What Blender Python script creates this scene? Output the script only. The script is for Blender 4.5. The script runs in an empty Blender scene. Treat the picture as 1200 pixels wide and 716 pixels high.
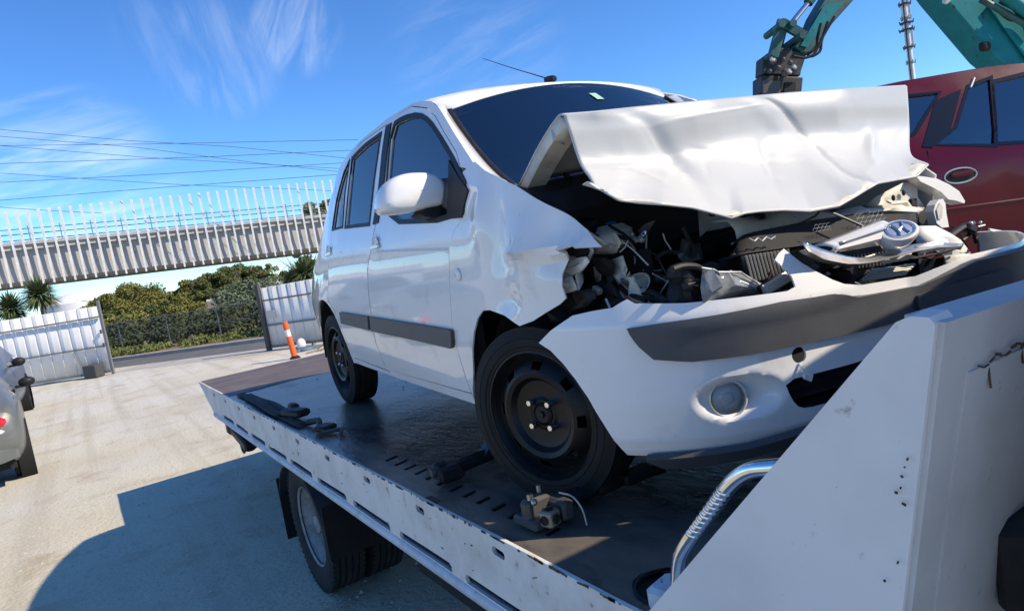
import bpy, bmesh, math, random
import numpy as np
from mathutils import Vector, Matrix
from mathutils.geometry import delaunay_2d_cdt
C = bpy.context.scene.collection
S = bpy.context.scene
R = math.radians
PI = math.pi
random.seed(7)
rng = np.random.default_rng(7)

# ------------------------------------------------------------------ camera
cd = bpy.data.cameras.new('camera')
cam = bpy.data.objects.new('camera', cd); C.objects.link(cam)
_r, _u, _f = Vector((0.824746, -0.540961, -0.164789)), Vector((0.187826, -0.012817, 0.982119)), Vector((0.5334, 0.84095, -0.091036))
m = Matrix((_r, _u, -_f)).transposed().to_4x4()
m.translation = Vector((-1.93786, -1.72250, 1.89349))
cam.matrix_world = m
cd.sensor_width = 36; cd.lens = 24.0; cd.clip_start = .05; cd.clip_end = 3000
S.camera = cam

# ------------------------------------------------------------------ sun and sky
SUN = Vector((.80, -.92, 1.0)).normalized()      # direction towards the sun
elev = math.asin(SUN.z); azim = math.atan2(SUN.x, SUN.y)
sl = bpy.data.lights.new('sun', 'SUN'); sl.energy = 2.95; sl.angle = R(.5); sl.color = (1, .93, .82)
so = bpy.data.objects.new('sun', sl); C.objects.link(so)
so.rotation_euler = SUN.to_track_quat('Z', 'Y').to_euler()
W = bpy.data.worlds.new('World'); S.world = W; W.use_nodes = True
nt = W.node_tree; nt.nodes.clear()
def N(t, **k):
    n = nt.nodes.new(t)
    for a, b in k.items(): setattr(n, a, b)
    return n
sky = N('ShaderNodeTexSky', sky_type='NISHITA', sun_disc=False, sun_elevation=elev, sun_rotation=azim, altitude=30, air_density=.8, dust_density=.0, ozone_density=4.5)
tc = N('ShaderNodeTexCoord')
CLOUDS = [  # direction of a wisp, direction it streams along, half width (cosine), strength
    ([(0.169, 0.933, 0.317)][0], [(0.156, 0.921, 0.358)][0], .9965, .06),
    ([(0.308, 0.897, 0.318)][0], [(0.318, 0.881, 0.351)][0], .998, .16),
    ([(0.012, 0.991, 0.132)][0], [(0.107, 0.983, 0.147)][0], .986, .32),
    ([(0.219, 0.932, 0.291)][0], [(0.213, 0.923, 0.320)][0], .997, .10),
    ([(0.526, 0.808, 0.265)][0], [(0.565, 0.777, 0.278)][0], .990, .06)]
hsv = N('ShaderNodeHueSaturation'); hsv.inputs['Hue'].default_value = .502; hsv.inputs['Saturation'].default_value = 1.15; hsv.inputs['Value'].default_value = 1.0; nt.links.new(sky.outputs[0], hsv.inputs['Color'])
tint = N('ShaderNodeMix', data_type='RGBA', blend_type='MULTIPLY'); tint.inputs[0].default_value = 1; nt.links.new(hsv.outputs[0], tint.inputs[6]); tint.inputs[7].default_value = (.46, .67, .86, 1)
last = tint.outputs[2]
for k, (c, s, w, a) in enumerate(CLOUDS):
    c = Vector(c); s = (Vector(s) - c); s = (s - c * s.dot(c)).normalized(); t = c.cross(s)
    du = N('ShaderNodeVectorMath', operation='DOT_PRODUCT'); du.inputs[1].default_value = s
    dv = N('ShaderNodeVectorMath', operation='DOT_PRODUCT'); dv.inputs[1].default_value = t
    dw = N('ShaderNodeVectorMath', operation='DOT_PRODUCT'); dw.inputs[1].default_value = c
    for d in (du, dv, dw): nt.links.new(tc.outputs['Generated'], d.inputs[0])
    mu = N('ShaderNodeMath', operation='MULTIPLY'); mu.inputs[1].default_value = 5.5
    mv = N('ShaderNodeMath', operation='MULTIPLY'); mv.inputs[1].default_value = 30
    nt.links.new(du.outputs['Value'], mu.inputs[0]); nt.links.new(dv.outputs['Value'], mv.inputs[0])
    cx = N('ShaderNodeCombineXYZ'); cx.inputs[2].default_value = k * 3.7
    nt.links.new(mu.outputs[0], cx.inputs[0]); nt.links.new(mv.outputs[0], cx.inputs[1])
    no = N('ShaderNodeTexNoise'); no.inputs['Scale'].default_value = 1.0; no.inputs['Detail'].default_value = 5; no.inputs['Roughness'].default_value = .6; no.inputs['Distortion'].default_value = .6
    nt.links.new(cx.outputs[0], no.inputs['Vector'])
    r1 = N('ShaderNodeMapRange'); r1.inputs[1].default_value = .38; r1.inputs[2].default_value = .75; r1.interpolation_type = 'SMOOTHSTEP'
    nt.links.new(no.outputs[0], r1.inputs[0])
    r2 = N('ShaderNodeMapRange'); r2.inputs[1].default_value = w; r2.inputs[2].default_value = 1.0; r2.inputs[4].default_value = a; r2.interpolation_type = 'SMOOTHSTEP'
    nt.links.new(dw.outputs['Value'], r2.inputs[0])
    mm = N('ShaderNodeMath', operation='MULTIPLY'); nt.links.new(r1.outputs[0], mm.inputs[0]); nt.links.new(r2.outputs[0], mm.inputs[1])
    mx = N('ShaderNodeMix', data_type='RGBA'); nt.links.new(mm.outputs[0], mx.inputs[0]); nt.links.new(last, mx.inputs[6]); mx.inputs[7].default_value = (5.6, 6.1, 6.6, 1)
    last = mx.outputs[2]
bg = N('ShaderNodeBackground'); bg.inputs[1].default_value = .15
ow = N('ShaderNodeOutputWorld')
nt.links.new(last, bg.inputs[0]); nt.links.new(bg.outputs[0], ow.inputs[0])
S.view_settings.view_transform = 'Standard'; S.view_settings.look = 'None'
S.view_settings.exposure = 0.92; S.view_settings.gamma = 1.0
S.view_settings.use_curve_mapping = False
S.view_settings.use_white_balance = True; S.view_settings.white_balance_temperature = 7500   # the camera's daylight balance

# ---- shapes shared by several builders: car side profile and bumper plan curve
def interp(x, pts):
    if x <= pts[0][0]: return pts[0][1]
    for (a, b), (c, d) in zip(pts, pts[1:]):
        if x <= c: return b + (d - b) * (x - a) / (c - a)
    return pts[-1][1]
SIDE_Z = [(0, -.775), (.25, -.785), (.33, -.803), (.48, -.822), (.70, -.827), (.86, -.825), (.91, -.818), (.97, -.805), (1.2, -.735), (1.45, -.66), (1.55, -.62)]
TAPER_Y = [(.3, 2.2), (.66, 2.3), (.97, 1.9), (1.26, 1.75), (1.4, 1.6)]
def side_x(y, z):
    x = interp(z, SIDE_Z)
    y0 = interp(z, TAPER_Y)
    if y > y0: x += .115 * (y - y0) ** 2
    if y < .05 and z < 1.05: x += .42 * (.05 - y) ** 2
    return x
def bump_y(x):
    a = min(abs(x) / .825, 1.0)
    y = -.72 * (1 - a ** 2.6) ** (1 / 2.2)
    return y - .4 * max(0.0, x - .05)
BP = []
def _bp():
    s = 0; px, py = 0, bump_y(0)
    L = [(0.0, px, py)]
    n = 400
    for i in range(1, n + 1):
        t = i / n
        x = -.825 * (1 - (1 - t) ** 2.2)
        y = bump_y(x); s += math.hypot(x - px, y - py); px, py = x, y
        L.append((s, x, y))
    return L
def bump_s(x):      # arc length along the bumper's plan curve, negative to the car's right
    if x >= 0: return x
    for (s, a, b), (s2, c, d) in zip(BP, BP[1:]):
        if c <= x: return -(s + (s2 - s) * (x - a) / (c - a + 1e-12))
    return -BP[-1][0]
def bump_pt(s):
    if s >= 0: return s, bump_y(s)
    s = min(-s, BP[-1][0])
    lo, hi = 0, len(BP) - 1
    while hi - lo > 1:
        m = (lo + hi) // 2
        if BP[m][0] <= s: lo = m
        else: hi = m
    (a, x, y), (b, x2, y2) = BP[lo], BP[hi]
    t = (s - a) / (b - a + 1e-12)
    return x + (x2 - x) * t, y + (y2 - y) * t
BP = _bp()

# ------------------------------------------------------------------ materials
MATS = {}
def mat(name, col, rough=.5, metal=0.0, coat=0.0, col2=None, nscale=6, lo=.45, hi=.65, detail=4, bump=0.0, bscale=None, stretch=None, spots=None, alpha=None, trans=0, spec=None):
    """principled material: base colour broken by noise, optional second spots layer (colour, scale, lo, hi) and bump"""
    mt = bpy.data.materials.new(name); mt.use_nodes = True
    t = mt.node_tree; b = t.nodes['Principled BSDF']
    b.inputs['Base Color'].default_value = (*col, 1); b.inputs['Roughness'].default_value = rough; b.inputs['Metallic'].default_value = metal
    b.inputs['Coat Weight'].default_value = coat; b.inputs['Coat Roughness'].default_value = .04
    if spec is not None: b.inputs['Specular IOR Level'].default_value = spec
    if trans: b.inputs['Transmission Weight'].default_value = trans
    if alpha: b.inputs['Alpha'].default_value = alpha
    co = t.nodes.new('ShaderNodeTexCoord'); vec = co.outputs['Object']
    if stretch:
        mp = t.nodes.new('ShaderNodeMapping'); mp.inputs['Scale'].default_value = stretch
        t.links.new(vec, mp.inputs[0]); vec = mp.outputs[0]
    def noise(sc, lo, hi, det=4):
        n = t.nodes.new('ShaderNodeTexNoise'); n.inputs['Scale'].default_value = sc; n.inputs['Detail'].default_value = det; n.inputs['Roughness'].default_value = .62
        t.links.new(vec, n.inputs['Vector'])
        r = t.nodes.new('ShaderNodeMapRange'); r.inputs[1].default_value = lo; r.inputs[2].default_value = hi
        t.links.new(n.outputs[0], r.inputs[0]); return n, r
    cur = None
    def mix(fac, c2):
        nonlocal cur
        x = t.nodes.new('ShaderNodeMix'); x.data_type = 'RGBA'
        t.links.new(fac, x.inputs[0])
        if cur is None: x.inputs[6].default_value = (*col, 1)
        else: t.links.new(cur, x.inputs[6])
        x.inputs[7].default_value = (*c2, 1); cur = x.outputs[2]
    if col2:
        n, r = noise(nscale, lo, hi, detail); mix(r.outputs[0], col2)
        rr = t.nodes.new('ShaderNodeMapRange'); rr.inputs[3].default_value = max(.02, rough - .08); rr.inputs[4].default_value = min(1, rough + .12)
        t.links.new(n.outputs[0], rr.inputs[0]); t.links.new(rr.outputs[0], b.inputs['Roughness'])
    for sp in (spots or []):
        n, r = noise(sp[1], sp[2], sp[3], 5); mix(r.outputs[0], sp[0])
    if cur is not None: t.links.new(cur, b.inputs['Base Color'])
    if bump:
        n, r = noise(bscale or nscale * 3, 0, 1, 5)
        bp = t.nodes.new('ShaderNodeBump'); bp.inputs['Strength'].default_value = bump; bp.inputs['Distance'].default_value = .02
        t.links.new(n.outputs[0], bp.inputs['Height']); t.links.new(bp.outputs[0], b.inputs['Normal'])
    MATS[name] = mt; return mt
def glass(name, tint, rough=0.0, ior=1.5):
    mt = bpy.data.materials.new(name); mt.use_nodes = True; t = mt.node_tree; t.nodes.clear()
    o = t.nodes.new('ShaderNodeOutputMaterial'); x = t.nodes.new('ShaderNodeMixShader'); f = t.nodes.new('ShaderNodeFresnel'); f.inputs[0].default_value = ior
    a = t.nodes.new('ShaderNodeBsdfTransparent'); a.inputs[0].default_value = (*tint, 1)
    g = t.nodes.new('ShaderNodeBsdfGlossy'); g.inputs['Roughness'].default_value = rough
    t.links.new(f.outputs[0], x.inputs[0]); t.links.new(a.outputs[0], x.inputs[1]); t.links.new(g.outputs[0], x.inputs[2]); t.links.new(x.outputs[0], o.inputs[0])
    MATS[name] = mt; return mt
M = MATS
mat('car_white', (.80, .79, .765), .42, coat=1.0, spec=.25, col2=(.74, .725, .69), nscale=2.2, lo=.52, hi=.8, spots=[((.56, .53, .48), 5, .60, .80), ((.36, .33, .29), 34, .68, .80)])
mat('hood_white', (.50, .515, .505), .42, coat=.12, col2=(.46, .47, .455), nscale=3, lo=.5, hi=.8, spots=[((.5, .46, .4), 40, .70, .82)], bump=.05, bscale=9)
mat('primer_white', (.62, .60, .53), .55, col2=(.45, .42, .36), nscale=9, lo=.48, hi=.7, spots=[((.22, .19, .15), 26, .62, .72)])
mat('truck_white', (.72, .71, .695), .52, col2=(.62, .61, .60), nscale=3.5, lo=.42, hi=.75, spots=[((.33, .30, .27), 22, .66, .76), ((.16, .10, .07), 60, .72, .78)], bump=.06, bscale=30)
mat('rail_white', (.70, .68, .64), .55, col2=(.54, .51, .46), nscale=5, lo=.42, hi=.7, spots=[((.25, .16, .10), 20, .64, .74), ((.10, .08, .07), 55, .68, .74)], bump=.12, bscale=30)
mat('tube_blue_white', (.50, .57, .62), .45, col2=(.38, .42, .45), nscale=9, lo=.45, hi=.7, spots=[((.16, .12, .1), 30, .64, .72)])
mat('headboard_grey', (.56, .55, .535), .6, col2=(.46, .45, .435), nscale=4, lo=.40, hi=.72, spots=[((.30, .27, .25), 38, .66, .78), ((.13, .08, .05), 70, .74, .78)], bump=.05, bscale=45)
mat('rust', (.09, .055, .035), .85, col2=(.05, .035, .028), nscale=30, bump=.3)
mat('black_plastic', (.012, .012, .0135), .5, col2=(.02, .02, .022), nscale=12, bump=.04, spec=.28)
mat('black_gloss', (.006, .006, .008), .12)
mat('trim_grey', (.062, .064, .068), .5, col2=(.085, .086, .089), nscale=5, lo=.4, hi=.75, bump=.05, bscale=160)
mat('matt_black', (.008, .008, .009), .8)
mat('rubber', (.009, .009, .0095), .7, spec=.3, col2=(.016, .0155, .015), nscale=8, lo=.45, hi=.75, bump=.1, bscale=60)
mat('truck_rubber', (.013, .013, .013), .85, col2=(.035, .033, .03), nscale=10, lo=.45, hi=.8, bump=.2, bscale=40)
mat('wheel_black', (.005, .0055, .0065), .36, spec=.25, col2=(.011, .0095, .009), nscale=12, lo=.5, hi=.75)
mat('wheel_grey', (.30, .30, .29), .6, col2=(.20, .19, .18), nscale=12, spots=[((.16, .1, .06), 40, .6, .7)])
mat('chrome', (.78, .79, .80), .12, metal=1, col2=(.6, .6, .6), nscale=25, lo=.5, hi=.8)
mat('dull_steel', (.42, .40, .37), .42, metal=.9, col2=(.25, .22, .19), nscale=25, lo=.45, hi=.7)
mat('alloy', (.55, .56, .57), .45, metal=.6, col2=(.4, .4, .4), nscale=20)
mat('deck_black', (.030, .032, .036), .26, col2=(.16, .158, .152), nscale=2.2, lo=.44, hi=.70, detail=8, stretch=(1.0, .40, 1), spots=[((.20, .155, .105), 2.2, .48, .72), ((.012, .012, .012), 4, .58, .70), ((.22, .20, .17), 30, .66, .78)], bump=.2, bscale=26)
mat('deck_brown', (.16, .115, .088), .55, col2=(.10, .078, .065), nscale=4, lo=.4, hi=.7, spots=[((.24, .18, .14), 12, .62, .74)], bump=.1, bscale=30)
mat('interior', (.03, .031, .034), .8)
mat('seat_cloth', (.055, .057, .062), .9, col2=(.04, .04, .045), nscale=40)
mat('roof_lining', (.45, .44, .42), .9)
mat('red_paint', (.085, .0015, .011), .16, coat=.15, col2=(.07, .0015, .009), nscale=2, lo=.4, hi=.7, spec=.25)
mat('teal_paint', (.001, .20, .22), .45, spec=.2, col2=(.001, .15, .165), nscale=2.5, lo=.4, hi=.7, spots=[((.03, .05, .05), 9, .62, .72)])
mat('teal_dark', (.010, .11, .105), .5, col2=(.012, .03, .03), nscale=4, lo=.35, hi=.7)
mat('grab_steel', (.028, .032, .033), .55, metal=.3, col2=(.06, .055, .05), nscale=9)
mat('cream', (.62, .58, .47), .6)
mat('orange_lamp', (.75, .22, .01), .3)
mat('concrete', (.46, .445, .41), .85, col2=(.40, .385, .36), nscale=.6, lo=.4, hi=.7, bump=.1, bscale=8, spots=[((.26, .25, .235), 1.5, .6, .75)])
mat('fin_steel', (.74, .74, .73), .45, metal=0, col2=(.56, .56, .55), nscale=1)
mat('rail_steel', (.20, .25, .30), .5, metal=.3)
mat('sheet_white', (.76, .76, .745), .7, col2=(.68, .68, .66), nscale=1.5, lo=.4, hi=.7, spots=[((.40, .36, .30), 5, .64, .8)])
mat('fence_steel', (.22, .22, .215), .6, metal=.4)
mat('dark_steel', (.06, .058, .055), .6)
mat('asphalt', (.105, .105, .105), .9, col2=(.14, .138, .13), nscale=1.2, lo=.4, hi=.7, bump=.15, bscale=30)
mat('kerb_concrete', (.42, .40, .36), .9, col2=(.34, .32, .28), nscale=2)
mat('dirt', (.20, .15, .10), .95, col2=(.13, .12, .06), nscale=1.5)
mat('grass', (.10, .135, .03), .8, col2=(.15, .15, .05), nscale=1.2, lo=.4, hi=.65)
mat('leaf_olive', (.14, .155, .032), .7, col2=(.22, .205, .05), nscale=.9, lo=.40, hi=.62, spots=[((.05, .07, .02), 1.6, .55, .7)])
mat('leaf_dark', (.075, .10, .028), .7, col2=(.125, .145, .038), nscale=.9, lo=.4, hi=.62)
mat('leaf_hedge', (.035, .05, .02), .8, col2=(.06, .072, .028), nscale=1.2, lo=.4, hi=.65)
mat('leaf_pale', (.15, .19, .12), .8, col2=(.10, .14, .08), nscale=1.0, lo=.4, hi=.65)
mat('leaf_yucca', (.075, .115, .035), .55, col2=(.14, .16, .06), nscale=2, lo=.4, hi=.65)
mat('bark', (.12, .10, .085), .9, col2=(.22, .20, .175), nscale=3, bump=.3)
mat('orange_plastic', (.82, .13, .03), .5, col2=(.72, .12, .03), nscale=6)
mat('reflective_white', (.8, .8, .78), .4)
mat('tank_white', (.70, .715, .73), .5)
mat('tarp_blue', (.10, .16, .22), .6)
mat('timber', (.28, .20, .12), .85, col2=(.2, .14, .09), nscale=8)
mat('yellow_paint', (.55, .30, .05), .6, col2=(.3, .18, .05), nscale=6)
mat('silver_paint', (.15, .158, .15), .4, metal=.2, coat=.2, col2=(.13, .137, .13), nscale=2)
mat('blue_grey_paint', (.085, .105, .15), .4, metal=.1, coat=.2)
mat('lamp_red', (.55, .012, .02), .15, coat=.6)
mat('lamp_clear', (.75, .75, .73), .15, coat=.5)
mat('lamp_amber', (.7, .25, .08), .2)
mat('lamp_bowl', (.74, .70, .60), .28, metal=.2, col2=(.55, .50, .40), nscale=26)
mat('strap_black', (.02, .02, .022), .85)
mat('strap_blue', (.02, .05, .10), .75)
mat('sticker', (.32, .55, .42), .6)
mat('badge_blue', (.46, .48, .52), .25, metal=.7)
mat('cap_blue', (.02, .14, .42), .5)
mat('clear_plastic', (.42, .44, .45), .16, col2=(.25, .27, .28), nscale=22, trans=.35)
mat('fin_metal', (.50, .46, .38), .5, metal=.5)
mat('tan_steel', (.36, .30, .22), .5, metal=.4, col2=(.26, .20, .14), nscale=30)
glass('window_glass', (.66, .71, .75), ior=2.8); glass('screen_glass', (.45, .48, .50), ior=3.0); glass('dark_glass', (.16, .19, .20)); glass('lens_glass', (.9, .9, .9))

# ------------------------------------------------------------------ helpers
def obj(name, me, m, parent=None):
    o = bpy.data.objects.new(name, me); C.objects.link(o)
    if m is not None and not me.materials: me.materials.append(m if not isinstance(m, str) else M[m])
    if parent is not None: o.parent = parent
    return o
def tag(o, label=None, cat=None, group=None, kind=None):
    if label: o['label'] = label
    if cat: o['category'] = cat
    if group: o['group'] = group
    if kind: o['kind'] = kind
    return o
def empty(name, loc=(0, 0, 0), rz=0.0):
    o = bpy.data.objects.new(name, None); C.objects.link(o); o.location = loc; o.rotation_euler = (0, 0, rz); return o
def dup(o, parent=None, loc=None, rot=None):
    c = o.copy(); C.objects.link(c)
    if parent is not None: c.parent = parent
    if loc is not None: c.location = loc
    if rot is not None: c.rotation_euler = rot
    for k in ('label', 'group', 'category'):
        pass
    for ch in o.children: dup(ch, c)
    return c
class MB:
    def __init__(s): s.v = []; s.f = []
    def add(s, vs, fs):
        b = len(s.v); s.v += [tuple(p) for p in vs]; s.f += [tuple(i + b for i in f) for f in fs]; return s
    def box(s, c, d, rot=None, bev=0.0):
        x, y, z = (k / 2 for k in d); e = min(bev, x * .9, y * .9, z * .9)
        if e <= 0:
            vs = [(a * x, b * y, q * z) for q in (-1, 1) for a, b in ((-1, -1), (1, -1), (1, 1), (-1, 1))]
            fs = [(3, 2, 1, 0), (4, 5, 6, 7)] + [(i, (i + 1) % 4, 4 + (i + 1) % 4, 4 + i) for i in range(4)]
        else:
            def ring(a, b, z): return [(-a + e, -b, z), (a - e, -b, z), (a, -b + e, z), (a, b - e, z), (a - e, b, z), (-a + e, b, z), (-a, b - e, z), (-a, -b + e, z)]
            def ring2(a, b, z): return [(-a + e, -b, z), (a - e, -b, z), (a, -b + e, z), (a, b - e, z), (a - e, b, z), (-a + e, b, z), (-a, b - e, z), (-a, -b + e, z)]
            vs = ring(x - e, y - e, -z) if min(x, y) > 2 * e else ring(x * .8, y * .8, -z)
            t = ring(x - e, y - e, z) if min(x, y) > 2 * e else ring(x * .8, y * .8, z)
            vs = vs + ring2(x, y, -z + e) + ring2(x, y, z - e) + t
            fs = [tuple(range(7, -1, -1)), tuple(range(24, 32))]
            for k in range(3): fs += [(8 * k + i, 8 * k + (i + 1) % 8, 8 * k + 8 + (i + 1) % 8, 8 * k + 8 + i) for i in range(8)]
        if rot is not None: vs = [rot @ Vector(p) for p in vs]
        return s.add([(p[0] + c[0], p[1] + c[1], p[2] + c[2]) for p in vs], fs)
    def tube(s, pts, r, n=8, closed=False):
        P = [Vector(p) for p in pts]; k = len(P)
        rs = r if isinstance(r, (list, tuple)) else [r] * k
        vs = []; nrm = None
        for i in range(k):
            a = P[(i + 1) % k] - P[i] if (i < k - 1 or closed) else P[i] - P[i - 1]
            b = P[i] - P[i - 1] if (i > 0 or closed) else a
            d = (a.normalized() + b.normalized())
            if d.length < 1e-6: d = a
            d.normalize()
            if nrm is None:
                nrm = d.cross(Vector((0, 0, 1)) if abs(d.z) < .9 else Vector((1, 0, 0))).normalized()
            else:
                nrm = (nrm - d * nrm.dot(d)).normalized()
            bi = d.cross(nrm)
            vs += [P[i] + (nrm * math.cos(2 * PI * j / n) + bi * math.sin(2 * PI * j / n)) * rs[i] for j in range(n)]
        fs = []
        for i in range(k if closed else k - 1):
            q = (i + 1) % k
            fs += [(i * n + j, i * n + (j + 1) % n, q * n + (j + 1) % n, q * n + j) for j in range(n)]
        if not closed: fs += [tuple(range(n - 1, -1, -1)), tuple((k - 1) * n + j for j in range(n))]
        return s.add(vs, fs)
    def lathe(s, prof, n=32, mtx=None, skip=None, wob=None):
        """prof: (radius, height) rows turned about z"""
        vs = []; k = len(prof)
        for (r, h) in prof:
            for j in range(n):
                a = 2 * PI * j / n; p = Vector((r * math.cos(a), r * math.sin(a), h)); vs.append(mtx @ p if mtx else p)
        fs = []
        for i in range(k - 1):
            for j in range(n):
                if skip and skip(i, j): continue
                fs.append((i * n + j, i * n + (j + 1) % n, (i + 1) * n + (j + 1) % n, (i + 1) * n + j))
        return s.add(vs, fs)
    def prism(s, pts, vec):
        """a 3d outline pushed along a vector"""
        k = len(pts); a = [Vector(p) for p in pts]; v = Vector(vec)
        return s.add(a + [p + v for p in a], [tuple(range(k - 1, -1, -1)), tuple(range(k, 2 * k))] + [(i, (i + 1) % k, k + (i + 1) % k, k + i) for i in range(k)])
    def ball(s, c, r, n=12, m=8, mtx=None):
        rr = r if isinstance(r, (tuple, list)) else (r, r, r); vs = []; fs = []
        for i in range(m + 1):
            t = PI * i / m
            for j in range(n):
                a = 2 * PI * j / n
                p = Vector((rr[0] * math.sin(t) * math.cos(a), rr[1] * math.sin(t) * math.sin(a), rr[2] * math.cos(t)))
                if mtx: p = mtx @ p
                vs.append((p.x + c[0], p.y + c[1], p.z + c[2]))
        for i in range(m): fs += [(i * n + j, (i + 1) * n + j, (i + 1) * n + (j + 1) % n, i * n + (j + 1) % n) for j in range(n)]
        return s.add(vs, fs)
    def grid(s, rows):
        k = len(rows[0]); vs = [p for r in rows for p in r]
        return s.add(vs, [(i * k + j, i * k + j + 1, (i + 1) * k + j + 1, (i + 1) * k + j) for i in range(len(rows) - 1) for j in range(k - 1)])
    def mesh(s, name, smooth=None):
        me = bpy.data.meshes.new(name); me.from_pydata(s.v, [], s.f); me.update()
        bm = bmesh.new(); bm.from_mesh(me)
        bmesh.ops.recalc_face_normals(bm, faces=bm.faces); bm.to_mesh(me); bm.free()
        if smooth is not None:
            me.polygons.foreach_set('use_smooth', [True] * len(me.polygons)); me.set_sharp_from_angle(angle=R(smooth))
        return me
    def build(s, name, m, parent=None, smooth=35):
        return obj(name, s.mesh(name, smooth), m, parent)
def solid(o, t, off=-1):
    q = o.modifiers.new('thickness', 'SOLIDIFY'); q.thickness = t; q.offset = off; q.use_even_offset = False; return o
def plate(name, pts, t, m, parent, smooth=None, bend=None):
    """a flat or nearly flat piece from a 3d outline, pushed back along its own normal"""
    P = [Vector(p) for p in pts]; n = Vector((0, 0, 0))
    for i in range(len(P)): n += P[i].cross(P[(i + 1) % len(P)])
    n.normalize()
    if n.y > 0: n = -n
    return MB().prism(P, -n * t).build(name, m, parent, smooth)
def chaikin(pts, it=2, closed=True):
    P = [tuple(p) for p in pts]
    for _ in range(it):
        Q = []; k = len(P)
        for i in range(k if closed else k - 1):
            a, b = P[i], P[(i + 1) % k]
            Q += [tuple(x * .75 + y * .25 for x, y in zip(a, b)), tuple(x * .25 + y * .75 for x, y in zip(a, b))]
        if not closed: Q = [P[0]] + Q + [P[-1]]
        P = Q
    return P
def spline(pts, n=8, closed=False):
    P = [np.array(p, float) for p in pts]; k = len(P); out = []
    for i in range(k if closed else k - 1):
        p0 = P[(i - 1) % k] if (i > 0 or closed) else 2 * P[0] - P[1]; p1 = P[i]; p2 = P[(i + 1) % k]
        p3 = P[(i + 2) % k] if (i < k - 2 or closed) else 2 * P[-1] - P[-2]
        for j in range(n):
            t = j / n
            out.append(tuple(.5 * (2 * p1 + (p2 - p0) * t + (2 * p0 - 5 * p1 + 4 * p2 - p3) * t * t + (3 * p1 - p0 - 3 * p2 + p3) * t ** 3)))
    if not closed: out.append(tuple(P[-1]))
    return out
def inside(P, poly):
    x, y = P[:, 0], P[:, 1]; c = np.zeros(len(P), bool); n = len(poly)
    for i in range(n):
        x1, y1 = poly[i]; x2, y2 = poly[(i + 1) % n]
        if y1 == y2: continue
        k = ((y1 > y) != (y2 > y)) & (x < (x2 - x1) * (y - y1) / (y2 - y1) + x1); c ^= k
    return c
def segdist(P, poly):
    d = np.full(len(P), 1e9); n = len(poly)
    for i in range(n):
        a = np.array(poly[i]); b = np.array(poly[(i + 1) % n]); ab = b - a; L = ab @ ab + 1e-12
        t = np.clip(((P - a) @ ab) / L, 0, 1); d = np.minimum(d, np.hypot(*(P - a - t[:, None] * ab).T))
    return d
def sheet(name, out, fn, m, parent, step=.05, thick=.008, holes=(), facing=(-1, 0, 0), smooth=40):
    """a thin curved panel: a 2d outline with holes, meshed, then mapped to 3d by fn(u, v)"""
    def dens(p):
        q = []
        for i in range(len(p)):
            a, b = p[i], p[(i + 1) % len(p)]; k = max(1, int(math.hypot(b[0] - a[0], b[1] - a[1]) / step + .5))
            q += [(a[0] + (b[0] - a[0]) * j / k, a[1] + (b[1] - a[1]) * j / k) for j in range(k)]
        return q
    loops = [dens(out)] + [dens(h) for h in holes]
    vs = []; ed = []
    for L in loops:
        b = len(vs); vs += L; ed += [(b + i, b + (i + 1) % len(L)) for i in range(len(L))]
    o = np.array(loops[0]); lo, hi = o.min(0), o.max(0)
    g = [(x + (step * .5 if k % 2 else 0), y) for k, y in enumerate(np.arange(lo[1], hi[1], step * .87)) for x in np.arange(lo[0], hi[0], step)]
    if g:
        G = np.array(g); ok = inside(G, loops[0])
        for L in loops[1:]: ok &= ~inside(G, L)
        G = G[ok]
        if len(G):
            d = np.min([segdist(G, L) for L in loops], axis=0); G = G[d > step * .45]; vs += [tuple(p) for p in G]
    V, E, F, *_ = delaunay_2d_cdt([Vector(p) for p in vs], ed, [], 0, 1e-6)
    V2 = np.array([(p.x, p.y) for p in V]); F = [f for f in F]
    cen = np.array([V2[list(f)].mean(0) for f in F]); ok = inside(cen, loops[0])
    for L in loops[1:]: ok &= ~inside(cen, L)
    F = [f for f, k in zip(F, ok) if k]
    P = np.array([fn(u, v) for u, v in V2])
    nr = np.zeros_like(P)
    for f in F:
        n = np.cross(P[f[1]] - P[f[0]], P[f[2]] - P[f[0]]); nr[list(f)] += n
    if (nr @ np.array(facing)).sum() < 0: F = [tuple(reversed(f)) for f in F]; nr = -nr
    nr /= np.linalg.norm(nr, axis=1)[:, None] + 1e-12
    used = sorted({i for f in F for i in f}); mp = {a: b for b, a in enumerate(used)}; k = len(used)
    Q = P[used]; B = Q - nr[used] * thick
    F = [tuple(mp[i] for i in f) for f in F]
    cnt = {}
    for f in F:
        for i in range(len(f)): cnt[(f[i], f[(i + 1) % len(f)])] = 1
    fs = list(F) + [tuple(i + k for i in reversed(f)) for f in F] + [(b, a, a + k, b + k) for (a, b) in cnt if (b, a) not in cnt]
    me = bpy.data.meshes.new(name); me.from_pydata([tuple(p) for p in np.vstack([Q, B])], [], fs); me.update()
    me.polygons.foreach_set('use_smooth', [True] * len(me.polygons)); me.set_sharp_from_angle(angle=R(smooth))
    return obj(name, me, m, parent)
def grow(poly, d):
    """offset a closed 2d outline outwards by d"""
    n = len(poly); a = sum(poly[i][0] * poly[(i + 1) % n][1] - poly[(i + 1) % n][0] * poly[i][1] for i in range(n)); sg = 1 if a > 0 else -1
    out = []
    for i in range(n):
        p, q, r = (np.array(poly[(i + k) % n]) for k in (-1, 0, 1))
        e1 = (q - p) / (np.linalg.norm(q - p) + 1e-9); e2 = (r - q) / (np.linalg.norm(r - q) + 1e-9)
        n1 = np.array((e1[1], -e1[0])) * sg; n2 = np.array((e2[1], -e2[0])) * sg
        b = n1 + n2; L = max(.5, (b @ b) / 2); out.append(tuple(q + b / L * d))
    return out

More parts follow.
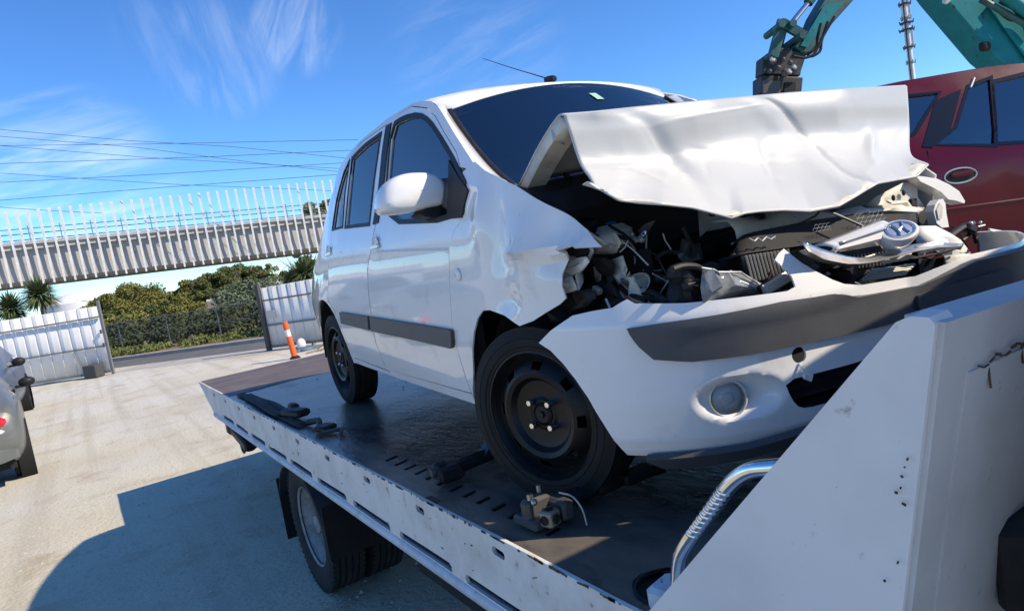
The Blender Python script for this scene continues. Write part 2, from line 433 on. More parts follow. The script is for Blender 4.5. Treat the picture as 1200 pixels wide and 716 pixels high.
# ================================================================== SETTING
mat('yard', (.60, .59, .51), .95, col2=(.50, .455, .36), nscale=.16, lo=.42, hi=.62, detail=7, stretch=(1, 1.0, 1), bump=.9, bscale=22,
    spots=[((.60, .585, .54), .35, .48, .68), ((.42, .36, .275), 1.7, .54, .74), ((.24, .21, .175), .75, .66, .76), ((.66, .64, .59), 26, .62, .72), ((.30, .26, .205), 38, .58, .70), ((.72, .70, .66), 85, .64, .74)])
# near the truck the concrete gives way to tan compacted dirt with tyre tracks
_t = M['yard'].node_tree; _b = _t.nodes['Principled BSDF']; _src = _b.inputs['Base Color'].links[0].from_socket
_co = _t.nodes.new('ShaderNodeTexCoord'); _sx = _t.nodes.new('ShaderNodeSeparateXYZ'); _t.links.new(_co.outputs['Object'], _sx.inputs[0])
_n = _t.nodes.new('ShaderNodeTexNoise'); _n.inputs['Scale'].default_value = .5; _n.inputs['Detail'].default_value = 6; _t.links.new(_co.outputs['Object'], _n.inputs['Vector'])
_a = _t.nodes.new('ShaderNodeMath'); _a.operation = 'MULTIPLY_ADD'; _a.inputs[1].default_value = 7; _t.links.new(_n.outputs[0], _a.inputs[0]); _t.links.new(_sx.outputs['Y'], _a.inputs[2])
_r = _t.nodes.new('ShaderNodeMapRange'); _r.inputs[1].default_value = 9.0; _r.inputs[2].default_value = 13.5; _t.links.new(_a.outputs[0], _r.inputs[0])
_m = _t.nodes.new('ShaderNodeMix'); _m.data_type = 'RGBA'; _m.blend_type = 'MULTIPLY'; _m.inputs[0].default_value = 1
_c = _t.nodes.new('ShaderNodeMix'); _c.data_type = 'RGBA'; _c.inputs[6].default_value = (.98, .92, .80, 1); _c.inputs[7].default_value = (1, 1, 1, 1); _t.links.new(_r.outputs[0], _c.inputs[0])
_t.links.new(_src, _m.inputs[6]); _t.links.new(_c.outputs[2], _m.inputs[7])
_mp = _t.nodes.new('ShaderNodeMapping'); _mp.inputs['Rotation'].default_value = (0, 0, .55); _mp.inputs['Scale'].default_value = (3.2, .10, 1); _t.links.new(_co.outputs['Object'], _mp.inputs[0])
_n2 = _t.nodes.new('ShaderNodeTexNoise'); _n2.inputs['Scale'].default_value = 1.0; _n2.inputs['Detail'].default_value = 4; _n2.inputs['Distortion'].default_value = .4; _t.links.new(_mp.outputs[0], _n2.inputs['Vector'])
_r2 = _t.nodes.new('ShaderNodeMapRange'); _r2.inputs[1].default_value = .50; _r2.inputs[2].default_value = .72; _r2.inputs[4].default_value = .5; _t.links.new(_n2.outputs[0], _r2.inputs[0])
_m2 = _t.nodes.new('ShaderNodeMix'); _m2.data_type = 'RGBA'; _m2.inputs[7].default_value = (.36, .31, .235, 1); _t.links.new(_r2.outputs[0], _m2.inputs[0]); _t.links.new(_m.outputs[2], _m2.inputs[6]); _t.links.new(_m2.outputs[2], _b.inputs['Base Color'])
MB().grid([[(x, y, 0) for x in np.linspace(-1500, 1500, 13)] for y in np.linspace(-1500, 1500, 13)]).build('ground', M['yard'], None, None)['kind'] = 'structure'
UU = Vector((.616, -.788, 0)); NN = Vector((.788, .616, 0))
def sn(s, n, z=0.0): return UU * s + NN * n + Vector((0, 0, z))
def strip(name, n0, n1, z, m, s0=-120, s1=120):
    o = MB().add([sn(s0, n0, z), sn(s1, n0, z), sn(s1, n1, z), sn(s0, n1, z)], [(0, 1, 2, 3)]).build(name, m, None, None); o['kind'] = 'structure'; return o
strip('road', 13.9, 16.0, .004, M['asphalt'])
strip('driveway_apron', 12.7, 13.9, .004, M['kerb_concrete'], -18.3, -12.6)
def longbox(name, n0, n1, z, m, s0=-120, s1=120):
    b = MB().prism([sn(s0, n0, 0), sn(s0, n1, 0), sn(s0, n1, z), sn(s0, n0, z)], UU * (s1 - s0)); o = b.build(name, m, None, None); o['kind'] = 'structure'; return o
longbox('kerb', 16.0, 16.25, .12, M['kerb_concrete'])
longbox('verge', 16.25, 24, .11, M['dirt'])
longbox('far_ground', 24, 120, .10, M['dirt'])
# pale loose gravel and crumbs on the yard
gb = MB(); 
for k in range(5200):
    y = 1.5 + 9 * rng.random() ** 1.3; x = -6.5 + 8.5 * rng.random(); r = .005 + .012 * rng.random() ** 3
    gb.add([(x - r, y - r * .6, 0.001), (x + r * .8, y - r, .001), (x + r * .3, y + r, .001), (x, y, r * 1.1)], [(0, 1, 3), (1, 2, 3), (2, 0, 3)])
mat('gravel', (.47, .44, .375), .95, col2=(.36, .33, .28), nscale=3)
gb.build('gravel', M['gravel'], None, None)['kind'] = 'stuff'

# ---- leaf helper
def leaf_mesh(name, clumps, per, size, squash=.7, up=.3):
    """many small leaf faces spread through clump volumes: clumps = [(centre, (rx, ry, rz))]"""
    vs = []; fs = []
    for c, r in clumps:
        d = rng.normal(size=(per, 3)); d /= np.linalg.norm(d, axis=1)[:, None]
        p = np.array(c) + d * np.array(r) * (rng.random((per, 1)) ** .38)
        a = rng.normal(size=(per, 3)); a[:, 2] *= squash; a /= np.linalg.norm(a, axis=1)[:, None]
        b = np.cross(a, d + rng.normal(size=(per, 3)) * .6 + np.array((0, 0, up))); b /= np.linalg.norm(b, axis=1)[:, None] + 1e-9
        s = size * (.6 + .8 * rng.random((per, 1)))
        q = np.stack([p - a * s, p + b * s * .5, p + a * s, p - b * s * .5], 1).reshape(-1, 3); k = len(vs)
        base = sum(len(x) for x in vs)
        vs.append(q); fs.append(np.arange(per * 4).reshape(-1, 4) + base)
    me = bpy.data.meshes.new(name); me.from_pydata(np.vstack(vs).tolist(), [], np.vstack(fs).tolist()); me.update(); return me
def tree(base, h, w, label, leaf='leaf_olive', nclump=60, per=420, lean=0.0, low=.30, trunk=.16, group='trees beyond the wire fence', size=.12):
    t = empty('spreading_tree', base); tag(t, label, 'tree', group)
    tb = MB(); n = 5; tips = []
    for k in range(n):
        a = 2 * PI * k / n + rng.random(); e = Vector((math.cos(a) * w * .33, math.sin(a) * w * .3, h * (.62 + .15 * rng.random())))
        p0 = Vector((0, 0, 0)); p1 = Vector((math.cos(a) * w * .06, math.sin(a) * w * .06, h * .22)); p2 = p1.lerp(e, .5) + Vector((0, 0, h * .04))
        tb.tube(spline([p0, p1, p2, e], 4), [trunk * (1 - .07 * i) * (.8 if i else 1) for i in range(13)], 6); tips.append(e)
        for j in range(2):
            e2 = e + Vector((rng.normal() * w * .12, rng.normal() * w * .12, h * .12)); tb.tube([p2, p2.lerp(e2, .5) + Vector((0, 0, .1)), e2], [trunk * .4, trunk * .3, trunk * .12], 5)
    tb.build('trunk', M['bark'], t)
    cl = []
    for k in range(nclump):
        a = rng.random() * 2 * PI; rr = math.sqrt(rng.random()) * w * .46; z = h * (low + (.93 - low) * (1 - (rr / (w * .5)) ** 2) * (.35 + .65 * rng.random()))
        r = w * (.075 + .05 * rng.random())
        cl.append(((math.cos(a) * rr + lean * z, math.sin(a) * rr * .8, max(z, h * low)), (r, r * .9, r * .60)))
    obj('crown', leaf_mesh('crown', cl, per, size), M[leaf], t)
    return t
def at(p, z=None):
    q = Vector(p)
    if z is not None: q.z = z
    return q
TR = [(3.142, 73.230, -0.956), (9.959, 68.886, -1.140), (8.536, 69.783, -1.192)] + [(13.793, 75.936, -1.420), (16.186, 74.428, -1.332)]
tree(at(TR[0], .1), 4.0, 9.4, 'widest olive tree with bare forked limbs at its left, first beyond the fence', 'leaf_olive', 80, 420)
tree(at(TR[2], .1), 3.95, 5.4, 'rounded tree in the middle of the row beyond the fence', 'leaf_olive', 60, 420)
tree(at(TR[1], .1), 4.1, 5.6, 'darker tree right of the rounded one beyond the fence', 'leaf_dark', 60, 420)
tree(at(TR[3], .1), 5.0, 6.8, 'tallest dark tree beyond the fence, nearly touching the viaduct', 'leaf_dark', 66, 420)
tree(at(TR[4], .1), 4.2, 4.6, 'thin open tree with pale bare branches just left of the right sheet fence', 'leaf_olive', 22, 110, low=.4, trunk=.11)
TB = [(22.919, 84.538, -0.312), (25.704, 82.889, 0.776)]
tree(at(TB[0], .1), 5.4, 6.0, 'dark tree behind the yuccas at the right sheet fence', 'leaf_dark', 26, 260)
TT = [(37.127, 116.016, 0.236)]
tree(at(TT[0], .1), 15.5, 12, 'tall brownish tree showing above the viaduct deck', 'leaf_olive', 40, 260, low=.6, size=.25, trunk=.3)
# bushes and hedge
def bush(base, r, label, leaf, per=420, n=12, name='bush', group='bushes behind the wire fence'):
    t = empty(name, base); tag(t, label, 'bush', group)
    cl = [((rng.normal() * r[0] * .42, rng.normal() * r[1] * .42, r[2] * (.25 + .5 * rng.random())), (r[0] * .38, r[1] * .38, r[2] * .36)) for _ in range(n)]
    obj('foliage', leaf_mesh('foliage', cl, per, .09), M[leaf], t)
    sb = MB()
    for k in range(4): sb.tube([(0, 0, 0), (rng.normal() * r[0] * .3, rng.normal() * r[1] * .3, r[2] * .6)], [.05, .02], 5)
    sb.build('stem', M['bark'], t); return t
BB = [(0.932, 48.414, -1.473), (-0.480, 49.310, -1.471)] + [(8.102, 46.311, -0.863), (7.241, 46.844, -0.985)] + [(2.730, 54.398, -1.576), (4.850, 53.041, -1.681)]
bush(at(BB[2], .1), (2.9, 1.6, 2.2), 'large pale grey-green bush near the right end of the wire fence', 'leaf_pale', 600, 16)
bush(at(BB[0], .1), (1.5, 1.2, 1.5), 'small yellowish bush behind the left half of the wire fence', 'leaf_olive')
bush(at(BB[1], .1), (1.3, 1.0, 1.7), 'grey bare-looking bush beside the left gate post', 'leaf_dark', 260)
bush(at(BB[4], .1), (1.6, 1.2, 1.7), 'olive bush in the shade between the first two fence posts', 'leaf_dark')
bush(at(BB[5], .1), (1.5, 1.0, 1.5), 'olive bush in the shade behind the middle fence post', 'leaf_olive')
hb = []
for k in range(90):
    s = -34 + 40 * k / 90; hb.append((tuple(sn(s + rng.normal() * .2, 19.6 + rng.normal() * .3, .30 + .22 * rng.random())), (.5, .5, .42)))
obj('hedge', leaf_mesh('hedge', hb, 260, .08), M['leaf_hedge'])['kind'] = 'stuff'
ub = []
for k in range(120):
    s = -40 + 44 * k / 120; ub.append((tuple(sn(s + rng.normal() * .3, 27 + rng.normal() * 1.2, .35 + .35 * rng.random())), (.8, .7, .55)))
obj('undergrowth', leaf_mesh('undergrowth', ub, 240, .11), M['leaf_hedge'])['kind'] = 'stuff'
gr = []
for k in range(150):
    s = -34 + 40 * k / 150; gr.append((tuple(sn(s, 17.6 + rng.normal() * .5, .16)), (.5, .5, .16 + .1 * rng.random())))
obj('grass', leaf_mesh('grass', gr, 150, .07, 1.6, .1), M['grass'])['kind'] = 'stuff'

# ---- chain-link fence beyond the road
fe = empty('wire_fence', sn(-14, 18.4, .1)); tag(fe, 'rusty chain-link fence on thin posts beyond the road', 'fence')
def fl(p): return Vector(p) - fe.location
post = MB().tube([(0, 0, 0), (0, 0, 1.24)], .026, 8).mesh('post', 35); rl = MB()
for k, s in enumerate(np.arange(-32, 8, 2.55)):
    obj('post', post, M['fence_steel'], fe).location = fl(sn(s, 18.4, .1))
obj('top_rail', MB().tube([fl(sn(-34, 18.4, 1.3)), fl(sn(8, 18.4, 1.3))], .018, 6).mesh('top_rail'), M['fence_steel'], fe)
obj('middle_rail', MB().tube([fl(sn(-34, 18.4, .72)), fl(sn(8, 18.4, .72))], .008, 5).mesh('middle_rail'), M['fence_steel'], fe)
wb = MB()
for s in np.arange(-34, 8, .22):
    for d in (-1, 1): wb.tube([fl(sn(s, 18.4 + d * .006, .15)), fl(sn(s + d * 1.1, 18.4 + d * .006, 1.27))], .003, 3)
wm = wb.build('chain_link', M['fence_steel'], fe, None); wm['kind'] = 'stuff'

# ---- white sheet-metal gate and fence: every pan is a part
def sheet_fence(name, a, b, h0, h1, label, cat, npan, frame=True):
    a, b = Vector(a), Vector(b); L = (b - a).length; d = (b - a).normalized(); nrm = Vector((-d.y, d.x, 0))
    if nrm.y > 0: nrm = -nrm
    t = empty(name, a, math.atan2(d.y, d.x)); tag(t, label, cat)
    side = 1 if (Matrix.Rotation(math.atan2(d.y, d.x), 3, 'Z') @ Vector((0, 1, 0))).dot(nrm) > 0 else -1
    w = L / npan
    for k in range(npan):
        h = h0 + (h1 - h0) * (k + .5) / npan; x0 = k * w; e = w * .1
        prof = [(x0 + .004, 0), (x0 + e, .012), (x0 + w * .32, .012), (x0 + w * .36, .016), (x0 + w * .4, .012), (x0 + w - e, .012), (x0 + w - .004, 0)]
        q = MB(); rows = []
        for z in (.06, h): rows.append([(x, side * y, z) for x, y in prof])
        q.grid(rows); o = q.build('pan', M['sheet_white'], t, 20); solid(o, .004, 0)
    for z in (h0 * .80, h0 * .40, .1):
        MB().box((L / 2, side * .045, z), (L, .03, .045)).build('rail', M['fence_steel' if frame else 'sheet_white'], t)
    for x in (0, L): MB().box((x, side * -.02, max(h0, h1) / 2 + .02), (.07, .07, max(h0, h1) + .05)).build('post', M['fence_steel'], t)
    return t, side
gt, sd = sheet_fence('sheet_gate', sn(-17.95, 12.42) + 9.55 * Vector((-.80, .60, 0)), sn(-17.95, 12.42), 2.18, 2.06, 'white sheet-metal sliding gate at the left of the yard exit', 'gate', 27)
Lg = 9.55
for x, z in ((Lg - .05, 1.3), (Lg - .05, .9)): MB().box((x, sd * .06, z), (.03, .05, .12)).build('latch', M['dark_steel'], gt)
MB().tube([(Lg - 1.0, sd * .05, .85), (Lg - .85, sd * .05, .15)], .015, 6).build('brace', M['fence_steel'], gt)
wbx = MB().box((0, 0, .2), (.5, .3, .38), None, .02); 
cb = wbx.build('motor_box', M['dark_steel'], None); cb.location = sn(-18.3, 12.1); cb.rotation_euler = (0, 0, -.9); tag(cb, 'small dark gate motor box at the foot of the white gate', 'box')
ft, sd2 = sheet_fence('sheet_fence', sn(-12.95, 13.35), sn(-5.6, 12.9), 1.78, 1.9, 'white sheet-metal fence right of the yard exit, behind the orange bollard', 'fence', 22)
MB().box((.02, sd2 * .07, .95), (.12, .1, 1.9)).build('end_post', M['dark_steel'], ft)
MB().box((.35, sd2 * .09, 1.02), (.3, .05, .22)).build('sign_plate', M['cream'], ft)
pst = MB().box((0, 0, .62), (.09, .09, 1.24)).build('timber_post', M['timber'], None); pst.location = [(3.444, 17.239, 0.000)][0]; pst.rotation_euler = (0, .06, .3); tag(pst, 'weathered timber post leaning by the right sheet fence', 'post')
tp = MB()
for k in range(7):
    a = k * .9; tp.ball((math.cos(a) * .25, math.sin(a) * .15, .02), (.2, .14, .04 + .02 * (k % 3)), 9, 5)
to = tp.build('blue_tarp', M['tarp_blue'], None, 60); to.location = [(2.979, 16.309, 0.000)][0]; tag(to, 'crumpled blue tarp heap on the ground by the right fence', 'tarp')
pk = MB().tube([(-.3, .0, .03), (.4, .1, .03)], .018, 6).tube([(.0, .1, .03), (.4, -.1, .35)], .016, 6).tube([(.1, -.1, .03), (.42, .1, .45)], .014, 6).build('timber_scrap', M['timber'], None); pk.location = [(2.972, 15.322, 0.000)][0]; tag(pk, 'thin timber offcuts leaning by the fence right of the bollard', 'timber')
bg_ = MB().ball((0, 0, .12), (.13, .1, .16), 9, 6).build('white_bag', M['tank_white'], None, 60); bg_.location = [(3.051, 17.038, 0.000)][0]; tag(bg_, 'small white bag on the ground behind the bollard', 'bag')

# ---- orange bollard
bo = empty('bollard', [(2.300, 14.993, 0.000)][0]); tag(bo, 'orange bollard with white band leaning in front of the right fence', 'bollard')
mt = Matrix.Rotation(R(-5), 4, 'Y')
MB().lathe([(0, 0), (.13, 0), (.13, .02), (.09, .05), (.07, .07)], 14).build('foot', M['rubber'], bo)
MB().lathe([(.07, .05), (.07, .55), (.062, .56)], 14, mt).build('lower_tube', M['orange_plastic'], bo)
MB().lathe([(.063, .555), (.063, .72), (.063, .725)], 14, mt).build('white_band', M['reflective_white'], bo)
MB().lathe([(.064, .722), (.066, .73), (.064, .92), (.03, .93), (0, .93)], 14, mt).build('upper_tube', M['orange_plastic'], bo)

# ---- yuccas
def yucca(base, z, r, n, label, trunk=True):
    t = empty('yucca', base); tag(t, label, 'plant', 'yuccas behind the sheet fences')
    MB().tube([(0, 0, 0), (.03, .02, z * .5), (0, 0, z)], [.13, .11, .09], 8).build('trunk', M['bark'], t)
    q = MB()
    for k in range(n):
        u = rng.random() * 1.75 - .75; a = rng.random() * 2 * PI; e = math.asin(max(-1, min(1, u)))
        d = Vector((math.cos(e) * math.cos(a), math.cos(e) * math.sin(a), math.sin(e))); L = r * (.8 + .35 * rng.random())
        s = d.cross(Vector((0, 0, 1))).normalized() * .034; up = s.cross(d).normalized() * .012
        o = Vector((0, 0, z)); mid = o + d * L * .55 + Vector((0, 0, -.01)); tip = o + d * L + Vector((0, 0, -.07 * L * math.cos(e) * 2))
        b = o + d * .06
        q.add([b - s * .8, b + s * .8, mid + s, mid - s, tip, mid + up], [(0, 1, 2, 5), (0, 5, 3), (5, 2, 4), (3, 5, 4)])
    q.build('leaves', M['leaf_yucca'], t, None); return t
YU = [(-2.881, 31.093, 2.914), (-3.929, 31.720, 2.573)] + [(5.085, 22.373, 1.995), (4.625, 22.652, 1.873)]
yucca(at(YU[0], 0), YU[0][2], .85, 420, 'taller yucca with a spiky round head behind the left gate')
yucca(at(YU[1], 0), YU[1][2], .82, 380, 'yucca at the left edge behind the gate, lower head')
yucca(at(YU[2], 0), YU[2][2], .72, 320, 'yucca behind the right sheet fence next to the white car')
yucca(at(YU[3], 0), YU[3][2], .45, 220, 'small yucca left of the one behind the right fence')

# ---- white storage tank and distant shed
TK = [(-1.330, 110.823, 1.553)][0]
tk = empty('storage_tank', at(TK, 0)); tag(tk, 'white domed storage tank far behind the left gate', 'tank')
MB().lathe([(3.6, 0), (3.6, 3.6), (3.5, 3.7)], 40).build('tank_wall', M['tank_white'], tk)
MB().lathe([(3.62, 3.6), (3.2, 4.15), (2.2, 4.65), (1.0, 4.9), (0, 4.95)], 40).build('dome_roof', M['tank_white'], tk, 60)
# ================================================================== VIADUCT
VA = [Vector(p) for p in [(-5.559, 54.363, 4.463), (-5.052, 54.329, 7.115), (-4.469, 54.207, 9.408)]]; VB = [Vector(p) for p in [(14.411, 49.935, 3.677), (15.155, 49.727, 6.113), (16.080, 49.444, 8.911)]]
v0 = at(VA[0], 0); vd = (at(VB[0], 0) - v0); Lv = vd.length; vd.normalize(); vn = Vector((-vd.y, vd.x, 0)); vn = vn if vn.y > 0 else -vn
vi = empty('viaduct', v0); tag(vi, 'grey concrete rail viaduct lined with tall white fins across the left', 'bridge')
def vz(i, t): return VA[i].z + (VB[i].z - VA[i].z) * t          # heights vary slightly along the gradient
def vp(s, off, z): return vd * s + vn * off + Vector((0, 0, z))
S0, S1 = -26.0, Lv * 3.2
def gz(s, i): return vz(i, s / Lv)
rows = []
for s in np.linspace(S0, S1, 60):
    b, t = gz(s, 0), gz(s, 1); b = max(b, 1.5)
    rows.append([vp(s, .15, t + .10), vp(s, .10, t - .25), vp(s, .42, t - .30), vp(s, .36, b + .9), vp(s, .30, b + .28), vp(s, .55, b + .05), vp(s, 1.5, b), vp(s, 5.2, b), vp(s, 6.4, b + .3), vp(s, 6.6, t + .1), vp(s, 6.3, t + .1), vp(s, 6.3, t - .8), vp(s, .45, t - .8), vp(s, .45, t + .1), vp(s, .15, t + .10)])
MB().grid(rows).build('girder', M['concrete'], vi, 30)
q = MB()
for s in np.arange(S0, S1, Lv / 33 * 1.0): q.box(vp(s + .3, .22, gz(s, 1) + .15), (.42, .5, .22), Matrix.Rotation(math.atan2(vd.y, vd.x), 3, 'Z'))
q.build('parapet_blocks', M['concrete'], vi)
fin = MB().prism([(-.05, 0, 0), (.05, 0, 0), (.065, .0, 2.3), (.075, .0, 5.15), (-.075, .0, 5.15), (-.065, .0, 2.3)], (0, .10, 0)).mesh('fin', 30)
arm_ = MB().box((0, .3, 0), (.09, .3, .09)).mesh('fin_bracket')
sp = Lv / 33
k0, k1 = int(S0 / sp), int(S1 / sp)
rzv = math.atan2(vd.y, vd.x)
for k in range(k0, min(k1, k0 + 118)):
    s = k * sp; b, t = gz(s, 0), gz(s, 2)
    f = obj('fin', fin, M['fin_steel'], vi); f.location = vp(s, .0, b - .02); f.rotation_euler = (0, 0, rzv); f.scale = (1, 1, (t - b) / 5.15)
    br = obj('fin_bracket', arm_, M['fin_steel'], f); br.location = (0, 0, 2.55); br.scale = (1, 1, 1)
for k in range(0, 6):
    s = -2 + k * sp * 6
q = MB()
for dz in (.45, .85, 1.2): q.tube([vp(S0, 1.0, gz(S0, 1) + dz), vp(S1, 1.0, gz(S1, 1) + dz)], .035, 6)
q.build('handrail', M['rail_steel'], vi)
hp = MB().box((0, 0, .7), (.07, .07, 1.4)).mesh('railing_post')
for k in range(int(S0 / (sp * 3)), int(S1 / (sp * 3))):
    s = k * sp * 3 + .2; o = obj('railing_post', hp, M['rail_steel'], vi); o.location = vp(s, 1.0, gz(s, 1) + .0)
for s in (-24.0, Lv * 1.55, Lv * 2.9):
    MB().lathe([(.9, 0), (.9, gz(s, 0) - .2), (1.7, gz(s, 0) + .1)], 20, Matrix.Translation(vp(s, 3.3, 0))).build('pier', M['concrete'], vi)

# ---- overhead wires above the viaduct
mat('wire', (.07, .085, .115), .6)
WIRES = [[(-7.019, 65.039, 17.635), (-3.851, 62.933, 16.737), (4.031, 57.669, 14.300), (10.379, 53.456, 12.568), (18.761, 47.843, 9.833)], [(-7.117, 65.046, 17.124), (-3.949, 62.939, 16.226), (4.470, 57.324, 13.683), (11.755, 52.417, 11.034), (18.553, 47.857, 8.748)], [(-7.105, 62.491, 15.556), (-4.001, 60.461, 15.000), (5.043, 54.543, 13.320), (17.731, 46.255, 11.104)], [(-7.169, 59.941, 13.596), (-4.155, 57.990, 13.238), (8.059, 50.032, 11.287), (16.809, 44.346, 10.028)],
         [(-7.428, 59.958, 12.240), (-4.403, 58.007, 11.942), (4.359, 52.320, 10.742), (16.651, 44.356, 9.203)], [(-7.546, 58.689, 10.813), (-4.583, 56.778, 10.521), (4.051, 51.206, 9.634), (16.121, 43.406, 8.301)], [(-7.861, 67.651, 14.860), (-4.571, 65.464, 13.927), (1.185, 61.636, 12.295), (7.332, 57.552, 10.585), (14.672, 52.700, 8.774), (19.075, 49.782, 7.619)], [(-7.568, 58.691, 10.698), (-4.671, 56.784, 10.059), (-2.669, 55.452, 9.479), (1.066, 52.976, 8.493)], [(-7.430, 67.622, 17.113), (-4.166, 65.436, 16.048), (5.399, 59.058, 13.174), (18.861, 50.124, 9.520)]]
WL = ['thin upper wire falling to the right, topmost at the left frame edge', 'second wire from the top at the left edge, falling to the right', 'nearly level wire rising slightly to the right, below two falling wires', 'wire rising to the right through the middle of the bunch',
      'heavy dark wire rising to the right above the low cloud', 'lowest long wire rising to the right just above the fins', 'wire falling to the right across the low cloud', 'short wire just above the left fins', 'thin wire crossing the level wire near the left edge']
for w_, l_ in zip(WIRES, WL):
    tag(MB().tube(w_, .017, 4).build('overhead_wire', M['wire'], None), l_, 'wire', 'overhead wires above the viaduct')

# ================================================================== TOW TRUCK
H = 1.06; XL, XR = -1.055, 1.16; YF, YR = -1.25, 5.515
tr = empty('tow_truck', (0, 0, 0)); tag(tr, 'white-sided flatbed tow truck carrying the wrecked white hatchback', 'tow truck')
# deck plate: real slots and the round tie-down holes are cut through it
slots = []
for k in range(13):
    y = 1.03 - k * .098
    slots.append([(-.945, y), (-.885, y + .012), (-.885, y + .038), (-.945, y + .028)])
for k in range(13):
    y = 1.03 - k * .098
    slots.append([(.945, y), (.945, y + .028), (1.0, y + .038), (1.0, y + .012)])
hole = [(-.93 + .075 * math.cos(2 * PI * k / 16), -.60 + .10 * math.sin(2 * PI * k / 16)) for k in range(16)]
def dz(x, y): return H + .0015 * math.sin(x * 9 + y * 3) + .001 * math.sin(y * 14 - x * 5)
sheet('deck_plate', [(XL + .014, YF + .03), (XR - .014, YF + .03), (XR - .014, 4.08), (XL + .014, 4.08)], lambda x, y: (x, y, dz(x, y)), M['deck_black'], tr, .12, .006, slots + [hole], (0, 0, 1), 30)
sheet('tail_plate', [(XL + .014, 4.083), (XR - .014, 4.083), (XR - .014, YR), (XL + .014, YR)], lambda x, y: (x, y, H + .003), M['deck_brown'], tr, .3, .006, (), (0, 0, 1))
MB().lathe([(.079, .0), (.085, .006), (.078, .008)], 20, Matrix.Translation((-.93, -.60, H))).build('hole_ring', M['matt_black'], tr)
# side rails with slots, notches and the tube below
def side_rail(x, sgn):
    top = 1.068
    out = [(YF + .02, .80), (YF + .02, top), (5.514, top), (5.40, 1.03), (5.233, .968), (4.95, .845), (4.873, .80)]
    holes = []
    for k in range(-1, 9):
        y = .489 + .5235 * k; holes.append([(y - .034, 1.012), (y - .026, 1.006), (y + .026, 1.008), (y + .035, 1.016), (y + .032, 1.030), (y + .022, 1.034), (y - .028, 1.031), (y - .035, 1.024)])
    for k in range(-3, 8):
        y = .525 + .5235 * k; e = .02
        holes.append([(y - .215, .845), (y + .205, .845), (y + .215, .86), (y + .2, .876), (y - .2, .876), (y - .215, .865)])
    o = sheet('side_rail', out, lambda y, z: (x + (.0016 * math.sin(y * 7 + z * 20)), y, z), M['rail_white'], tr, .07, .012, [h for h in holes if min(p[0] for p in h) > YF + .06], (sgn, 0, 0), 30)
    MB().tube([(x - sgn * .012, YF + .02, .818), (x - sgn * .012, 4.86, .818)], .026, 12).build('rail_tube', M['tube_blue_white'], o)
    MB().box((x - sgn * .03, (YF + 5.3) / 2, 1.048), (.035, 5.3 - YF, .02)).build('edge_angle', M['rust'], o)
side_rail(XL, -1); side_rail(XR, 1)
q = MB()                                               # chipped paint and rust along the rail's top edge
for k in range(150):
    y = -1.2 + 4.6 * rng.random() ** 1.4; L_ = .004 + .045 * rng.random() ** 3; q.box((XL - .0006, y, 1.066 - .001 * rng.random()), (.0025, L_, .003 + .006 * rng.random() ** 2), Matrix.Rotation(rng.normal() * .05, 3, 'X'))
for k in range(26):
    y = -1.0 + 3.6 * rng.random(); q.box((XL - .0004, y, .90 + .15 * rng.random()), (.0016, .002 + .03 * rng.random() ** 4, .0015 + .003 * rng.random()), Matrix.Rotation(rng.normal() * .3, 3, 'X'))
q.build('edge_wear', M['rust'], tr)['kind'] = 'stuff'
MB().box(((XL + XR) / 2, YR - .02, 1.03), (XR - XL - .03, .04, .05)).build('tail_edge', M['deck_brown'], tr)
# under the deck
f = MB()
for x in (-.42, .42): f.box((x, 1.6, .70), (.08, 7.4, .2)); f.box((x, 1.9, .90), (.10, 6.2, .10))
f.build('chassis_rail', M['matt_black'], tr)
f = MB()
for y in np.arange(-.9, 5.3, .55): f.box((.05, y, .985), (2.12, .06, .08))
f.build('cross_bearers', M['dark_steel'], tr)
MB().box((.05, 2.0, 1.035), (2.1, 6.0, .012)).build('deck_underside', M['matt_black'], tr)
MB().tube([(-.9, 2.44, .42), (.95, 2.44, .42)], .06, 12).ball((.05, 2.44, .42), (.2, .18, .18)).build('rear_axle', M['matt_black'], tr)
# wheels
def truck_tyre():
    b = MB(); P = [(.235, -.07), (.255, -.088), (.30, -.10), (.355, -.102), (.385, -.094), (.398, -.085)]
    for k in range(5):
        z = -.075 + .0375 * k; P += [(.402, z - .012), (.402, z + .012)] + ([(.390, z + .015), (.390, z + .0225)] if k < 4 else [])
    P += [(.398, .085), (.385, .094), (.355, .102), (.30, .10), (.255, .088), (.235, .07)]
    b.lathe(P, 64)
    for k in range(64):   # shoulder lugs
        a = 2 * PI * k / 64
        for s in (-1, 1):
            mt = Matrix.Rotation(a, 4, 'Z'); c = mt @ Vector((.392, 0, s * .083)); b.box(c, (.022, .022, .028), mt.to_3x3())
    return b.mesh('tyre', 30)
def truck_rim():
    b = MB(); b.lathe([(.236, -.075), (.247, -.085), (.236, -.06), (.21, -.03), (.20, .0), (.195, .05), (.17, .055), (.12, .045), (.10, .02), (.075, .015), (.06, -.02), (.055, -.05), (0, -.055)], 40, None, lambda i, j: i == 6 and j % 5 in (1, 2))
    for k in range(6):
        a = 2 * PI * k / 6; b.lathe([(.014, .0), (.014, .035), (0, .036)], 6, Matrix.Translation((.088 * math.cos(a), .088 * math.sin(a), -.02)))
    return b.mesh('rim', 35)
tt, trm = truck_tyre(), truck_rim()
for x, s in ((-.90, -1), (-.655, -1), (1.0, 1), (.755, 1)):
    w = obj('rear_wheel', tt, M['truck_rubber'], tr); w.location = (x, 2.44, .402); w.rotation_euler = (0, s * R(90), .0)
    rm = obj('rim', trm, M['wheel_grey'], w); rm.rotation_euler = (R(180), 0, 0)
# front wheels under the cab
for x, s in ((-.86, -1), (.95, 1)):
    w = obj('front_wheel', tt, M['truck_rubber'], tr); w.location = (x, -2.25, .402); w.rotation_euler = (0, s * R(90), 0)
    rm = obj('rim', trm, M['wheel_grey'], w); rm.rotation_euler = (R(180), 0, 0)
